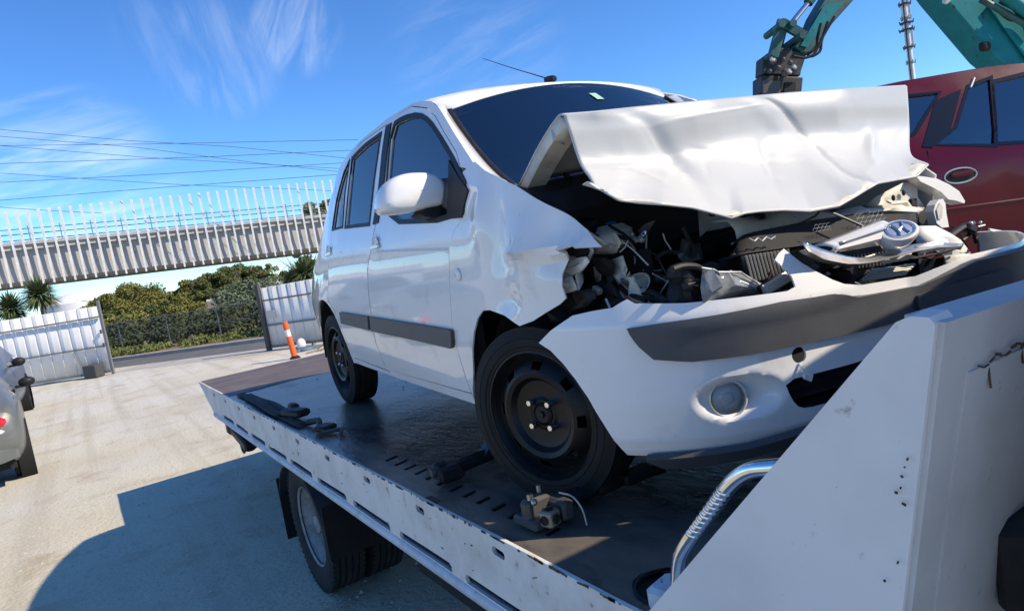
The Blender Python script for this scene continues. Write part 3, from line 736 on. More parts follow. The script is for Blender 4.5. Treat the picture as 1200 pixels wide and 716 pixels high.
# mudguards
for x0, x1 in ((-1.03, -.53), (.63, 1.13)):
    b = MB(); rows = []
    for k in range(19):
        a = R(18 + 148 * k / 18); rows.append([(x, 2.44 + .475 * -math.cos(a) * 1.02, .43 + .36 * math.sin(a)) for x in (x0, (x0 + x1) / 2, x1)])
    b.grid(rows); o = b.build('mudguard', M['black_plastic'], tr, 50); solid(o, .01, 0)
    MB().box(((x0 + x1) / 2, 2.95, .40), (x1 - x0, .012, .42)).build('mud_flap', M['rubber'], tr)
    MB().box(((x0 + x1) / 2, 1.955, .50), (x1 - x0, .012, .30)).build('mud_flap', M['rubber'], tr)
# tail lamp cluster, tow arm and hook ring
MB().box((-.98, 4.86, .79), (.05, .32, .10), None, .01).build('tail_lamp', M['black_plastic'], tr)
MB().box((-.93, 4.9, .76), (.10, .2, .05)).build('lamp_bracket', M['matt_black'], tr)
a = MB().box((-.98, 4.22, .70), (.09, .66, .085), Matrix.Rotation(R(7), 3, 'X'), .015).box((-.98, 4.5, .735), (.11, .14, .12), None, .02); a.build('tow_arm', M['black_plastic'], tr)
MB().tube([(-.98, 4.25 + .06 * math.cos(t), .62 + .07 * math.sin(t)) for t in np.linspace(R(100), R(400), 14)], .011, 6).build('hook_ring', M['dark_steel'], tr)
MB().box((-.95, 3.75, .74), (.06, .10, .12), None, .01).box((-.95, 3.55, .76), (.05, .06, .09)).build('reflector_bracket', M['black_plastic'], tr)
# spare tyre lying under the deck
sp_ = obj('spare_wheel', tt, M['truck_rubber'], tr); sp_.location = (-.72, -.02, .46); sp_.scale = (.85, .85, 1.25); sp_.rotation_euler = (R(4), R(8), .5)
MB().box((-.55, .95, .58), (.5, .7, .35), None, .02).build('tool_box', M['matt_black'], tr)
MB().tube([(.55, .2, .55), (.55, 1.3, .55)], .24, 18).build('fuel_tank', M['dark_steel'], tr)

# headboard: gusset on the left, front sheet facing the cab
def fpy(z): return -1.163 - (z - 1.075) * .207          # the headboard leans towards the cab
g0 = [(fpy(1.075) + .004, 1.075), (fpy(1.705) + .002, 1.705), (fpy(1.714) + .010, 1.7145), (-1.262, 1.716), (-1.243, 1.708), (-.655, 1.078)]
hb_ = sheet('headboard_gusset', [(y, z) for y, z in g0], lambda y, z: (XL + .002 + .003 * math.sin(z * 4 + y * 3), y, z), M['truck_white'], tr, .05, .05, (), (-1, 0, 0), 30)
hx0, hx1 = XL + .012, XR
hf = sheet('headboard_panel', [(hx0, 1.075), (hx1, 1.075), (hx1, 1.70), (-.3, 1.672), (hx0, 1.706)], lambda x, z: (x, fpy(z) - .006, z), M['headboard_grey'], tr, .1, .05, (), (0, -1, 0), 30)
sheet('inset_panel', [(-.975, 1.085), (1.07, 1.085), (1.07, 1.60), (-.3, 1.60), (-.965, 1.622), (-.972, 1.5)], lambda x, z: (x, fpy(z) - .0095 - .0012 * math.sin(x * 7), z), M['headboard_grey'], hf, .1, .003, (), (0, -1, 0), 30)
# rusty split along the top edge of the inset
q = MB()
for k in range(26):
    t = k / 25; x = -.94 + .42 * t; z = 1.6245 - .004 * math.sin(k * 1.7) - .022 * t + .012 * math.sin(t * 3)
    q.box((x, fpy(z) - .0125, z), (.016, .002, .0015 + .003 * rng.random()), Matrix.Rotation(rng.normal() * .25, 3, 'Y'))
for x, z, L in ((-.905, 1.60, .03), (-.80, 1.605, .02)): q.box((x, fpy(z) - .0115, z), (.003, .002, L))
q.build('rust_seam', M['rust'], hf)
q = MB()
for k in range(9):
    z_ = 1.12 + .56 * rng.random(); q.box((XL - .0015, fpy(z_) + .012 + .02 * rng.random(), z_), (.002, .002 + .005 * rng.random() ** 2, .0015 + .003 * rng.random()), Matrix.Rotation(rng.random(), 3, 'X'))
q.build('paint_chips', M['rust'], hb_)['kind'] = 'stuff'
lp = MB().box((-.655, fpy(1.24) - .03, 1.24), (.26, .05, .17), None, .02).build('marker_lamp', M['black_plastic'], hf)
MB().box((-.645, fpy(1.24) - .057, 1.24), (.21, .008, .115), None, .003).build('lens', M['cream'], lp)
# chrome grab rail
gp = spline([(-0.990, -1.013, 1.448), (-0.990, -0.970, 1.437), (-0.990, -0.931, 1.426), (-0.990, -0.899, 1.408), (-0.990, -0.863, 1.376), (-0.990, -0.796, 1.300), (-0.990, -0.740, 1.236), (-0.990, -0.707, 1.187), (-0.990, -0.688, 1.115)], 5)
rr_ = [.0155] * len(gp)
gh = MB().tube(gp, rr_, 14).build('grab_rail', M['chrome'], tr, 60)
q = MB()
P = [(-0.990, -0.858, 1.370), (-0.990, -0.838, 1.347), (-0.990, -0.817, 1.323), (-0.990, -0.795, 1.298), (-0.990, -0.773, 1.273), (-0.990, -0.751, 1.247)]
for a, b in zip(P, P[1:]):
    for t in (0, .5):
        c = Vector(a).lerp(Vector(b), t); d = (Vector(b) - Vector(a)).normalized(); q.ball(c, (.0180, .0180, .0095), 12, 8, (d.to_track_quat('Z', 'Y').to_matrix() @ Matrix.Rotation(.5, 3, 'X')))
q.build('grip_ridges', M['chrome'], gh, 60)
MB().box((-.99, gp[-1][1], H + .012), (.09, .09, .02), None, .006).build('rail_foot', M['truck_white'], tr)
MB().box((-.97, -.72, H + .03), (.09, .2, .055), Matrix.Rotation(.2, 3, 'Z'), .01).build('corner_block', M['tube_blue_white'], tr)
# cab, beside and behind the camera
cb = sheet('cab', [(-1.44, .75), (-1.44, 2.30), (-1.52, 2.40), (-2.95, 2.43), (-3.2, 2.30), (-3.42, 1.45), (-3.46, .55), (-2.75, .50), (-2.7, .85), (-2.5, .98), (-2.0, .98), (-1.8, .85), (-1.75, .75)], lambda y, z: (-.93, y, z), M['truck_white'], tr, .3, 1.98, (), (-1, 0, 0), 30)
for x in (-.936, 1.056): plate('cab_window', [(x, -1.95, 1.5), (x, -1.95, 2.15), (x, -3.0, 2.15), (x, -3.22, 1.5)], .004, M['dark_glass'], cb)
MB().box((.06, -3.30, 1.85), (1.7, .03, .72), Matrix.Rotation(R(-14), 3, 'X')).build('windscreen', M['dark_glass'], cb)
MB().box((.06, -3.5, .62), (1.95, .12, .26), None, .03).build('bumper', M['black_plastic'], cb)

# ================================================================== TIE-DOWN GEAR ON THE DECK
def world_c(p): return Matrix.Rotation(-0.07505, 3, 'Z') @ Vector(p) + Vector((0, 0, H))
r1 = empty('wheel_strap_ratchet', (-.915, -.10, H + .004)); r1.scale = (.86, .86, .86); tag(r1, 'greasy ratchet with square steel socket and curved lever in front of the front wheel', 'ratchet', 'ratchets strapping the front wheel')
def L(x, y, z): return (x, y, z)
MB().box((-.005, -.035, .045), (.055, .05, .055), Matrix.Rotation(.25, 3, 'Z'), .006).build('socket', M['tan_steel'], r1)
for p, ax in (((-.034, -.042, .045), 'Y'), ((-.0, -.065, .045), 'X')):
    mt = Matrix.Translation(p) @ Matrix.Rotation(.25, 4, 'Z') @ (Matrix.Rotation(R(90), 4, ax))
    MB().lathe([(.016, -.002), (.016, .002), (0, .002)], 14, mt).build('socket_hole', M['matt_black'], r1)
MB().lathe([(.016, -.002), (.016, .002), (0, .002)], 14, Matrix.Translation((-.005, -.035, .0735))).build('socket_hole', M['matt_black'], r1)
MB().box((.0, .045, .055), (.11, .05, .09), None, .012).box((-.03, .05, .02), (.06, .14, .035), None, .008).box((.06, .0, .05), (.05, .12, .07), None, .01).build('ratchet_body', M['dark_steel'], r1)
MB().tube(spline([(.05, -.03, .11), (.07, -.075, .10), (.08, -.105, .06), (.078, -.12, .01)], 5), .0038, 8).build('lever', M['dull_steel'], r1)
MB().tube([(-.03, .03, .10), (-.03, .03, .12)], .011, 8).build('pin', M['dull_steel'], r1)
MB().tube([(.03, .06, .10), (.03, .06, .125)], .009, 8).build('pin', M['dull_steel'], r1)
MB().ball((-.035, -.0, .10), .012, 8, 6).build('pin', M['dull_steel'], r1)
MB().tube([(.03, .04, .05), (.2, .02, .055), (.52, -.04, .05)], .025, 8).tube([(.2, .02, .055), (.26, .015, .057)], .034, 8).build('axle_bar', M['black_plastic'], r1)
MB().box((.28, .0, .07), (.10, .05, .08), None, .01).box((.40, -.03, .06), (.14, .04, .05), None, .01).build('strap_hook', M['black_plastic'], r1)
st = MB().grid([[(x + .0, y, z), (x + .045, y + .01, z)] for x, y, z in spline([(.36, .0, .06), (.35, .02, .16), (.345, .05, .27), (.36, .09, .36)], 5)]); o = st.build('strap_web', M['strap_blue'], r1, 60); solid(o, .004, 0)
r2 = empty('wheel_strap_ratchet', (-.885, .52, H + .004), -.1); tag(r2, 'black ratchet behind the front wheel, a shiny round pin at its end', 'ratchet', 'ratchets strapping the front wheel')
MB().box((-.02, .0, .04), (.10, .085, .06), None, .012).box((-.045, .015, .065), (.05, .05, .04), None, .01).build('ratchet_body', M['black_plastic'], r2)
MB().tube([(-.085, .01, .05), (-.065, .01, .05)], .017, 10).build('pin', M['dark_steel'], r2)
MB().tube([(.0, .0, .045), (.12, .01, .05), (.30, .02, .06)], .026, 8).build('axle_bar', M['black_plastic'], r2)
st = MB().grid([[(x, y - .03, z), (x, y + .03, z)] for x, y, z in spline([(.12, .02, .05), (.17, .0, .12), (.21, -.06, .24), (.25, -.10, .34)], 5)]); o = st.build('strap_web', M['strap_blue'], r2, 60); solid(o, .004, 0)
# folded strap lying along the rear left deck edge
fs = empty('tie_down_strap', (-.97, 2.9, H + .004)); tag(fs, 'black tie-down strap with ratchet lying along the left rear deck edge', 'strap')
for dx, z, y0, y1 in ((.0, .004, -.75, 1.05), (.025, .012, -.5, .9), (-.015, .018, -.3, .75)):
    w = MB().grid([[(dx - .03 + .012 * math.sin(y * 3 + dx * 40), y, z + .004 * math.sin(y * 9 + dx * 90)), (dx + .03 + .012 * math.sin(y * 3 + dx * 40), y, z + .003 + .004 * math.sin(y * 8))] for y in np.linspace(y0, y1, 22)])
    o = w.build('webbing', M['strap_black'], fs, 60); solid(o, .006, 0)
MB().box((.035, -.42, .035), (.09, .22, .045), Matrix.Rotation(.25, 3, 'Z'), .012).box((.06, -.30, .045), (.05, .1, .05), None, .01).build('ratchet_body', M['black_plastic'], fs)
MB().tube([(.02, -.95, .02), (.05, -.84, .035), (.02, -.74, .02)], .018, 7).box((.035, -1.0, .022), (.09, .1, .03), Matrix.Rotation(.3, 3, 'Z'), .008).build('hook', M['black_plastic'], fs)
MB().tube([(.0, -1.05, .012), (.09, -1.12, .014), (.05, -1.2, .012)], .012, 6).build('chain_end', M['dark_steel'], fs)
db = MB()
for k in range(16):
    x, y = -.6 + 1.2 * rng.random(), 1.2 + 2.6 * rng.random(); r = .003 + .006 * rng.random() ** 2; db.box((x, y, H + .004 + r * .3), (r * 2, r * 1.6, r), Matrix.Rotation(rng.random() * 3, 3, 'Z'))
o = db.build('deck_crumbs', M['rust'], None, None); o['kind'] = 'stuff'

# ================================================================== WRECKED WHITE HATCHBACK
car = empty('hatchback', (0, 0, H), -0.07505); tag(car, 'white hatchback with crushed front and folded hood standing on the flatbed', 'car')
def SX(y, z, off=0.0): return (side_x(y, z) + off, y, z)
def SXm(y, z, off=0.0):
    k = max(0, min(1, (.95 - y) / .3)) * max(0, min(1, (z - 1.1) / .15))      # far pillar knocked slightly inwards
    return (-side_x(y, z) - off - .035 * k, y, z - .03 * k)
glassF = chaikin([(1.101, 1.025), (1.120, 1.232), (1.131, 1.438), (0.975, 1.434), (0.779, 1.401), (0.650, 1.344), (0.524, 1.259), (0.398, 1.168), (0.312, 1.100), (0.232, 1.034), (0.250, 0.949)], 1)
glassR = [(1.778, 1.069), (1.804, 1.416), (1.554, 1.435), (1.306, 1.435), (1.339, 1.232), (1.342, 1.040)]
glassQ = [(2.104, 1.081), (2.102, 1.238), (2.012, 1.377), (1.879, 1.416), (1.881, 1.243), (1.848, 1.073)]
seamT = [(0.301, 1.115), (0.348, 1.174), (0.479, 1.269), (0.591, 1.355), (0.696, 1.413), (0.894, 1.469), (1.086, 1.477), (1.178, 1.460)]     # door top seam, front to rear
seamB = [(1.178, 1.460), (1.196, 1.352), (1.195, 1.161), (1.224, 1.022), (1.267, 0.918), (1.373, 0.810), (1.418, 0.697), (1.456, 0.581), (1.479, 0.448), (1.456, 0.309)]  # b pillar seam, down
seamF = [(0.301, 1.115), (0.282, 1.095), (0.196, 1.026), (0.236, 0.945), (0.313, 0.904), (0.371, 0.840), (0.411, 0.731), (0.467, 0.556), (0.570, 0.302)]               # front seam, down
doorF = seamB + [(.46, .305)] + seamF[::-1][1:] + seamT[1:-1]
arch = [(2.445 - .372 * math.cos(a), .305 + .372 * math.sin(a)) for a in np.linspace(R(-2), R(182), 22)]
doorR = [(p[0] + .012, p[1]) for p in seamB] + [(2.02, .335)] + [(2.445 - .405 * math.cos(a), .305 + .405 * math.sin(a)) for a in np.linspace(R(14), R(66), 7)] + [(2.179, 0.784), (2.111, 0.905), (2.091, 1.000), (2.119, 1.073), (2.100, 1.253), (2.018, 1.411), (1.621, 1.472), (1.265, 1.468)]
roofl = [(2.90, 1.37), (2.75, 1.405), (2.5, 1.437), (2.03, 1.466), (1.62, 1.49), (1.23, 1.50), (.9, 1.483), (.76, 1.46)]
pilE = [(0.646, 1.428), (0.565, 1.385), (0.368, 1.239), (0.182, 1.106), (0.102, 1.063)]
rear = [(3.10, .33), (3.105, .5), (3.09, .75), (3.06, .93), (3.02, 1.05), (2.97, 1.2)]
bodyo = [(.452, .258), (1.2, .272), (2.04, .298)] + arch + [(2.84, .29), (3.0, .29)] + rear + roofl + pilE + [(p[0] - .004, p[1] + .003) for p in seamT] + [(p[0] - .001 + .006, p[1]) for p in seamB[1:]] + [(.46, .299)]
def body_side(f, sgn):
    nm = f
    fac = (sgn, 0, 0)
    b = sheet('body_side', bodyo, nm, M['car_white'], car, .07, .012, [grow(doorR, .006)], fac, 45)
    d = sheet('front_door', doorF, nm, M['car_white'], car, .06, .03, [glassF], fac, 45)
    e = sheet('rear_door', doorR, nm, M['car_white'], car, .06, .03, [glassR, glassQ], fac, 45)
    for g, dd, k in ((glassF, d, .020), (glassR, e, .018), (glassQ, e, .012)):
        sheet('window_frame', grow(g, k), lambda y, z: nm(y, z, -.0035), M['black_plastic'], dd, .06, .008, [g], fac)
        sheet('window', grow(g, .004), lambda y, z: nm(y, z, .008), M['window_glass'], dd, .08, .004, (), fac)
    sheet('pillar_trim', [(p[0] - .035, p[1]) for p in seamB[:4]] + [(p[0] + .045, p[1]) for p in seamB[:4]][::-1], lambda y, z: nm(y, z, -.005), M['black_plastic'], d, .06, .01, (), fac)
    sheet('mirror_sail', [(0.402, 1.162), (0.302, 1.090), (0.203, 1.027), (0.242, 0.943), (0.367, 0.952), (0.376, 1.060)], lambda y, z: nm(y, z, -.006), M['black_plastic'], d, .05, .01, (), fac)
    for door, p in ((d, [(1.439, 0.586), (0.885, 0.568), (0.468, 0.553), (0.451, 0.546), (0.469, 0.494), (0.487, 0.481), (0.905, 0.497), (1.467, 0.513)]), (e, [(2.013, 0.604), (1.473, 0.587), (1.508, 0.516), (2.028, 0.539)])):
        sheet('side_moulding', p, lambda y, z: nm(y, z, -.016), M['trim_grey'], door, .05, .02, (), fac)
    # crease line: a thin raised lip along the flank
    cr = [(2.603, 0.971), (1.827, 0.932), (1.215, 0.896), (0.762, 0.870), (0.376, 0.847)]
    for door, pts in ((d, [p for p in cr if p[0] < 1.30]), (e, [p for p in cr if p[0] > 1.2][:2])):
        if len(pts) > 1:
            MB().tube([Vector(nm(p[0], p[1], -.001)) for p in pts], .0045, 6).build('crease_strip', M['car_white'], door)
    for door, c in ((d, [(1.207, 0.913)][0]), (e, [(2.113, 0.939)][0])):
        y, z = c; x = nm(y, z)[0]; mt = Matrix.Translation((x, y, z)) @ Matrix.Rotation(R(90) * sgn, 4, 'Y')
        MB().lathe([(.055, .001), (.050, .003), (.044, -.006), (0, -.010)], 22, mt).build('handle_recess', M['car_white'], door, 50)
        MB().box((x + sgn * .004, y, z + .004), (.012, .12, .022), Matrix.Rotation(0, 3, 'X'), .005).build('door_handle', M['car_white'], door)
    return b, d, e
bR, dFR, dRR = body_side(SX, -1)
bL, dFL, dRL = body_side(SXm, 1)
MB().tube([SX(2.03, .318, .012), SX(1.2, .292, .012), SX(.46, .279, .012)], .012, 6).build('sill_seam', M['matt_black'], bR)

# roof, windscreen, pillars, tail
glE = [(-0.585, 0.693, 1.401)] + [(-0.620, 0.484, 1.234)] + [(-0.650, 0.278, 1.095)] + [(-0.672, 0.114, 1.010)]
glE = spline(glE, 5)
pil3 = spline([SX(*p) for p in pilE], 5)
pilL = [(-p[0], p[1], p[2]) for p in spline([SXm(*p) for p in pilE], 5)]
for sgn in (1, -1):
    rows = []
    for i, (a, b) in enumerate(zip(pil3, glE) if sgn > 0 else zip(pilL, glE)):
        f_ = max(0, 1 - i / (len(pil3) - 1) * 1.05) * (1 if sgn > 0 else .2)
        a, b = Vector(a), Vector(b); mid = (a + b) / 2 + Vector((-.004, -.012, .008)) * f_
        rows.append([(p.x * sgn, p.y, p.z) for p in (a, a.lerp(mid, .5) + Vector((-.002, -.004, .003)) * f_, mid, mid.lerp(b, .5) + Vector((0, -.005, .003)) * f_, b, b + Vector((.02, .03, -.03)))])
    MB().grid(rows).build('windscreen_pillar', M['car_white'], bR if sgn > 0 else bL, 50)
    rows = [[(a[0] * sgn, a[1] - .002, a[2] + .002), ((a[0] + .018) * sgn, a[1] - .008, a[2] + .002)] for a in glE]
    o = MB().grid(rows).build('windscreen_seal', M['black_plastic'], car, 50); solid(o, .006, 0)
def wsp(e, u, lift=0.0):      # u -1..1 across the screen, e a point on its edge
    t = 1 - u * u
    k = (1.42 - e[2]) / .42
    return (abs(e[0]) * u, e[1] - (.03 + .12 * max(0, k)) * t, e[2] + (.085 - .06 * max(0, min(1, k))) * t + lift)
US = np.linspace(-1, 1, 21)
MB().grid([[wsp(e, u, -.004) for u in US] for e in glE]).build('windscreen', M['screen_glass'], car, 60)
def redge(y): # roof edge
    z = interp(y, sorted(roofl)); return abs(side_x(y, z)), z
rows = [[(x, y, z) for x, y, z in (wsp(glE[0], u) for u in US)]]
for y in (.80, .90, 1.1, 1.4, 1.8, 2.2, 2.6, 2.9):
    xe, z = redge(y); k = min(1, (y - .6) / .7)
    rows.append([(xe * u * (1 - .004), y - (.05 * (1 - k)) * (1 - u * u), z + (.045 + .01 * k) * (1 - abs(u) ** 2.6)) for u in US])
rf = MB().grid(rows).build('roof', M['car_white'], car, 50); solid(rf, .012, -1)
lin = MB().grid([[(x * .97, y + .02, z - .035) for x, y, z in r] for r in rows]).build('roof_lining', M['roof_lining'], rf, 50)
rows = []
for y, z in [(2.9, 1.37)] + rear[::-1] + [(3.0, .29)]:
    xe = abs(side_x(y, z)); rows.append([(xe * u, y + .07 * (1 - abs(u) ** 2.4), z + (.05 * (1 - abs(u) ** 2.6) if z > 1.36 else 0)) for u in US])
tg = MB().grid(rows).build('tailgate', M['car_white'], car, 50)
rw = []
for y, z in ((2.915, 1.35), (2.975, 1.2), (3.03, 1.04)):
    xe = abs(side_x(y, z)) * .86; rw.append([(xe * u, y + .07 * (1 - abs(u * .86) ** 2.4) + .012, z + (.03 * (1 - u * u) if z > 1.3 else 0)) for u in US])
MB().grid(rw).build('rear_window', M['dark_glass'], tg, 50)
MB().tube([(0.000, 1.379, 1.810), (0.000, 1.104, 1.678), (0.000, 0.756, 1.517)], [.0015, .002, .003], 6).build('antenna', M['matt_black'], rf)
an = [(0.000, 0.758, 1.510)][0]
MB().box((an[0], an[1] + .03, an[2] + .022), (.035, .07, .03), Matrix.Rotation(.15, 3, 'X'), .008).build('antenna_base', M['black_plastic'], rf)
# cowl and wipers
ce = glE[-1]
rows = [[(abs(x) * (1 if u > 0 else 1) * (1 if True else 1) if False else x, y, z) for x, y, z in (wsp(ce, u) for u in US)]]
rows.append([(x * 1.0, y - .13, z - .045) for x, y, z in (wsp(ce, u) for u in US)]); rows.append([(x, y - .15, z - .12) for x, y, z in (wsp(ce, u) for u in US)])
MB().grid(rows).build('cowl', M['black_plastic'], car, 40)
q = MB(); q.tube([wsp(glE[-3], u, .012) for u in np.linspace(-.85, -.15, 8)], .007, 6).tube([wsp(glE[-3], u, .012) for u in np.linspace(.0, .7, 8)], .007, 6); q.build('wiper', M['matt_black'], car)
stp = [(0.050, 0.562, 1.384)][0]
for k, e in ((0, glE[3]),):
    q = MB(); c = wsp(glE[3], .08, .0); q.grid([[wsp(glE[2 + i], .045 + .02 * j, .001) for j in range(4)] for i in range(2)]); q.build('screen_sticker', M['sticker'], car)
q = MB(); c = Vector(wsp(glE[4], -.02, -.05)); q.box((c.x, c.y + .08, c.z - .01), (.22, .03, .065), Matrix.Rotation(-.2, 3, 'X'), .015); q.build('rear_view_mirror', M['interior'], car)
# interior
plate('paper_card', [(-0.420, 1.712, 1.284), (-0.420, 1.681, 1.330), (-0.420, 1.638, 1.336), (-0.420, 1.605, 1.310), (-0.420, 1.457, 1.288), (-0.420, 1.476, 1.250)], .002, M['reflective_white'], car)
for x in (-.36, .36):
    s = MB().box((x, 1.05, .52), (.46, .50, .16), None, .05).build('seat', M['seat_cloth'], car)
    MB().box((x, 1.40, .84), (.44, .13, .58), Matrix.Rotation(R(-14), 3, 'X'), .05).build('backrest', M['seat_cloth'], s)
    MB().box((x, 1.50, 1.20), (.24, .09, .16), Matrix.Rotation(R(-10), 3, 'X'), .035).build('headrest', M['seat_cloth'], s)
s = MB().box((0, 2.12, .55), (1.2, .5, .18), None, .05).build('rear_bench', M['seat_cloth'], car); MB().box((0, 2.42, .84), (1.2, .14, .52), Matrix.Rotation(R(-16), 3, 'X'), .05).build('backrest', M['seat_cloth'], s)
MB().prism([(-.70, .62, .62), (-.70, .10, .62), (-.70, .02, .92), (-.70, .30, .97), (-.70, .55, .88)], (1.40, 0, 0)).build('dashboard', M['interior'], car)
mt = Matrix.Translation((-.36, .64, .90)) @ Matrix.Rotation(R(-62), 4, 'X')
MB().tube([mt @ Vector((.185 * math.cos(t), .185 * math.sin(t), 0)) for t in np.linspace(0, 2 * PI, 28)[:-1]], .015, 8, True).tube([mt @ Vector((-.18, 0, 0)), mt @ Vector((.18, 0, 0))], .02, 6).build('steering_wheel', M['interior'], car)
MB().box((0, 1.55, .37), (1.46, 2.35, .16)).box((0, 2.8, .45), (1.1, .4, .3)).box((0, .38, .5), (1.3, .06, .6)).build('underbody', M['matt_black'], car)
for sg in (-1, 1): MB().box((sg * .745, 1.35, .60), (.03, 1.9, .62)).build('door_lining', M['interior'], car)
for sg in (-1, 1):
    rows = []
    for a in np.linspace(R(-5), R(185), 16): rows.append([(sg * x, 2.445 - .366 * math.cos(a), .305 + .366 * math.sin(a)) for x in (.79, .5)])
    MB().grid(rows).build('wheel_well', M['matt_black'], car, 50)

# wheels: tyre, steel rim with cooling holes, nuts, hub cap
def tyre_mesh():
    P = [(.200, -.068), (.212, -.079), (.235, -.084), (.258, -.082), (.272, -.074)]
    for k in range(4):
        z = -.058 + .0387 * k; P += [(.284, z - .015), (.2855, z), (.284, z + .015)] + ([(.276, z + .0175), (.276, z + .021)] if k < 3 else [])
    P += [(.272, .074), (.258, .082), (.235, .084), (.212, .079), (.200, .068)]
    b = MB().lathe(P, 72)
    b.lathe([(.222, .0825), (.224, .0846), (.226, .0835)], 72); b.lathe([(.247, .0835), (.249, .0848), (.251, .0828)], 72)
    return b.mesh('tyre', 30)
def rim_mesh():
    P = [(.200, .066), (.2085, .072), (.209, .077), (.203, .078), (.199, .070), (.192, .062), (.188, .048), (.184, .044), (.178, .048), (.170, .056), (.147, .072), (.137, .075), (.122, .070), (.108, .054), (.085, .048), (.055, .048), (.045, .054), (.038, .054)]
    b = MB().lathe(P, 80, None, lambda i, j: i in (9,) and (j % 10) in (1, 2, 3))
    b.lathe([(.2, .066), (.19, -.06), (.2, -.068)], 48)
    return b.mesh('rim', 30)
ty, rmh = tyre_mesh(), rim_mesh()
nutm = MB().lathe([(.0115, 0), (.0115, .024), (.009, .029), (0, .030)], 6).mesh('wheel_nut', 30)
capm = MB().lathe([(.038, .026), (.038, .034), (.030, .040), (.027, .036), (.012, .036), (.010, .042), (0, .043)], 20).mesh('hub_cap', 35)
drum = MB().lathe([(.15, .0), (.15, -.05), (0, -.05)], 24).lathe([(.15, 0), (0, .0)], 24).mesh('brake_drum', 35)
def wheel(loc, rz, s):
    w = obj('wheel', ty, M['rubber'], car); w.location = loc
    w.rotation_euler = (Matrix.Rotation(rz, 3, 'Z') @ Matrix.Rotation(s * R(90), 3, 'Y') @ Matrix.Rotation(.5, 3, 'Z')).to_euler()
    rm = obj('rim', rmh, M['wheel_black'], w)
    for k in range(4):
        a = 2 * PI * k / 4 + .25; o = obj('wheel_nut', nutm, M['chrome'], w); o.location = (.0525 * math.cos(a), .0525 * math.sin(a), .046)
    obj('hub_cap', capm, M['wheel_black'], w).location = (0, 0, .024); obj('brake_drum', drum, M['matt_black'], w)
    return w
wheel((-.722, 0, .2855), R(19), -1); wheel((-.712, 2.455, .2855), R(1.5), -1)
wheel((.712, 0, .2855), R(19), 1); wheel((.712, 2.455, .2855), 0, 1)

# door mirror
mo = chaikin([(-1.000, 0.530, 1.027), (-0.997, 0.530, 1.052), (-0.984, 0.530, 1.087), (-0.963, 0.530, 1.113), (-0.933, 0.530, 1.131), (-0.892, 0.530, 1.140), (-0.848, 0.530, 1.139), (-0.805, 0.530, 1.134), (-0.772, 0.530, 1.121), (-0.752, 0.530, 1.100), (-0.739, 0.530, 1.076), (-0.733, 0.530, 1.059), (-0.743, 0.530, 1.034), (-0.761, 0.530, 1.014), (-0.784, 0.530, 1.007), (-0.829, 0.530, 1.006), (-0.891, 0.530, 1.001), (-0.983, 0.530, 1.006)], 1)
mc = np.mean(np.array(mo), 0)
ring = [(.90, .615), (.985, .585), (1.03, .535), (1.03, .505), (1.0, .482), (.92, .464), (.75, .453), (.4, .447), (.02, .446)]
rows = [[(mc[0] + (p[0] - mc[0]) * k, y, mc[2] + (p[2] - mc[2]) * k) for p in mo + mo[:1]] for k, y in ring]
mr = MB().grid(rows).build('door_mirror', M['car_white'], dFR, 50)
MB().prism([(p[0] * .88 + mc[0] * .12, .612, p[2] * .88 + mc[2] * .12) for p in mo], (0, .004, 0)).build('mirror_glass', M['chrome'], mr)
ft_ = [(-0.869, 0.470, 0.988), (-0.846, 0.470, 1.004), (-0.791, 0.470, 1.007), (-0.763, 0.470, 1.032), (-0.732, 0.470, 1.063), (-0.708, 0.470, 1.041), (-0.718, 0.470, 0.972), (-0.756, 0.470, 0.960), (-0.845, 0.470, 0.974)]
MB().prism(ft_, (0, .10, 0)).build('mirror_foot', M['black_plastic'], mr)
rowsL = [[(-p[0], p[1], p[2]) for p in r] for r in rows]; ml = MB().grid(rowsL).build('door_mirror', M['car_white'], dFL, 50)
MB().prism([(-p[0], p[1], p[2]) for p in ft_], (0, .10, 0)).build('mirror_foot', M['black_plastic'], ml)

# ---- crumpled right front fender
def fdent(y, z):
    d = 0
    d += .020 * math.exp(-((y - .10) / .05) ** 2 - ((z - .93) / .09) ** 2)
    d -= .022 * math.exp(-((y - .02) / .05) ** 2 - ((z - .86) / .16) ** 2)
    d += .028 * math.exp(-((y + .13 + .25 * (z - .75)) / .06) ** 2 - ((z - .78) / .10) ** 2)
    d -= .030 * math.exp(-((y + .24) / .06) ** 2 - ((z - .83) / .05) ** 2)
    d += .022 * math.exp(-((y + .22) / .05) ** 2 - ((z - .72) / .05) ** 2)
    d -= .018 * math.exp(-((y - .0) / .07) ** 2 - ((z - .66) / .035) ** 2)
    r = max(0.0, min(1.0, (.02 - y) / .26)); zr = .815 - .02 * r
    if z > zr: d += .050 * r * max(0.0, 1 - (z - zr) / max(.03, .165 - .26 * max(0, -y)))
    else: d += .050 * r * max(0.0, 1 - (zr - z) / .022) - .030 * r * min(1, max(0, (zr - z - .01) / .03)) * max(0, 1 - (zr - z) / .19)
    if z > zr: d -= .02 * r
    return d
fo = [(0.278, 1.096), (0.184, 1.116), (0.091, 1.070), (-0.091, 0.997), (-0.243, 0.911), (-0.325, 0.866), (-0.379, 0.831)] + [(-0.410, 0.806), (-0.431, 0.784), (-0.403, 0.788), (-0.373, 0.794), (-0.342, 0.799), (-0.307, 0.794), (-0.280, 0.760), (-0.263, 0.723), (-0.259, 0.690), (-0.264, 0.655), (-0.241, 0.640), (-0.185, 0.619), (-0.122, 0.595), (-0.047, 0.579), (0.038, 0.611), (0.126, 0.628), (0.178, 0.626), (0.232, 0.599), (0.286, 0.546), (0.325, 0.483), (0.377, 0.392), (0.451, 0.292)] + [(.458, .268), (.452, .30)] + [(p[0] - .0035, p[1]) for p in seamF[::-1][1:-2]]
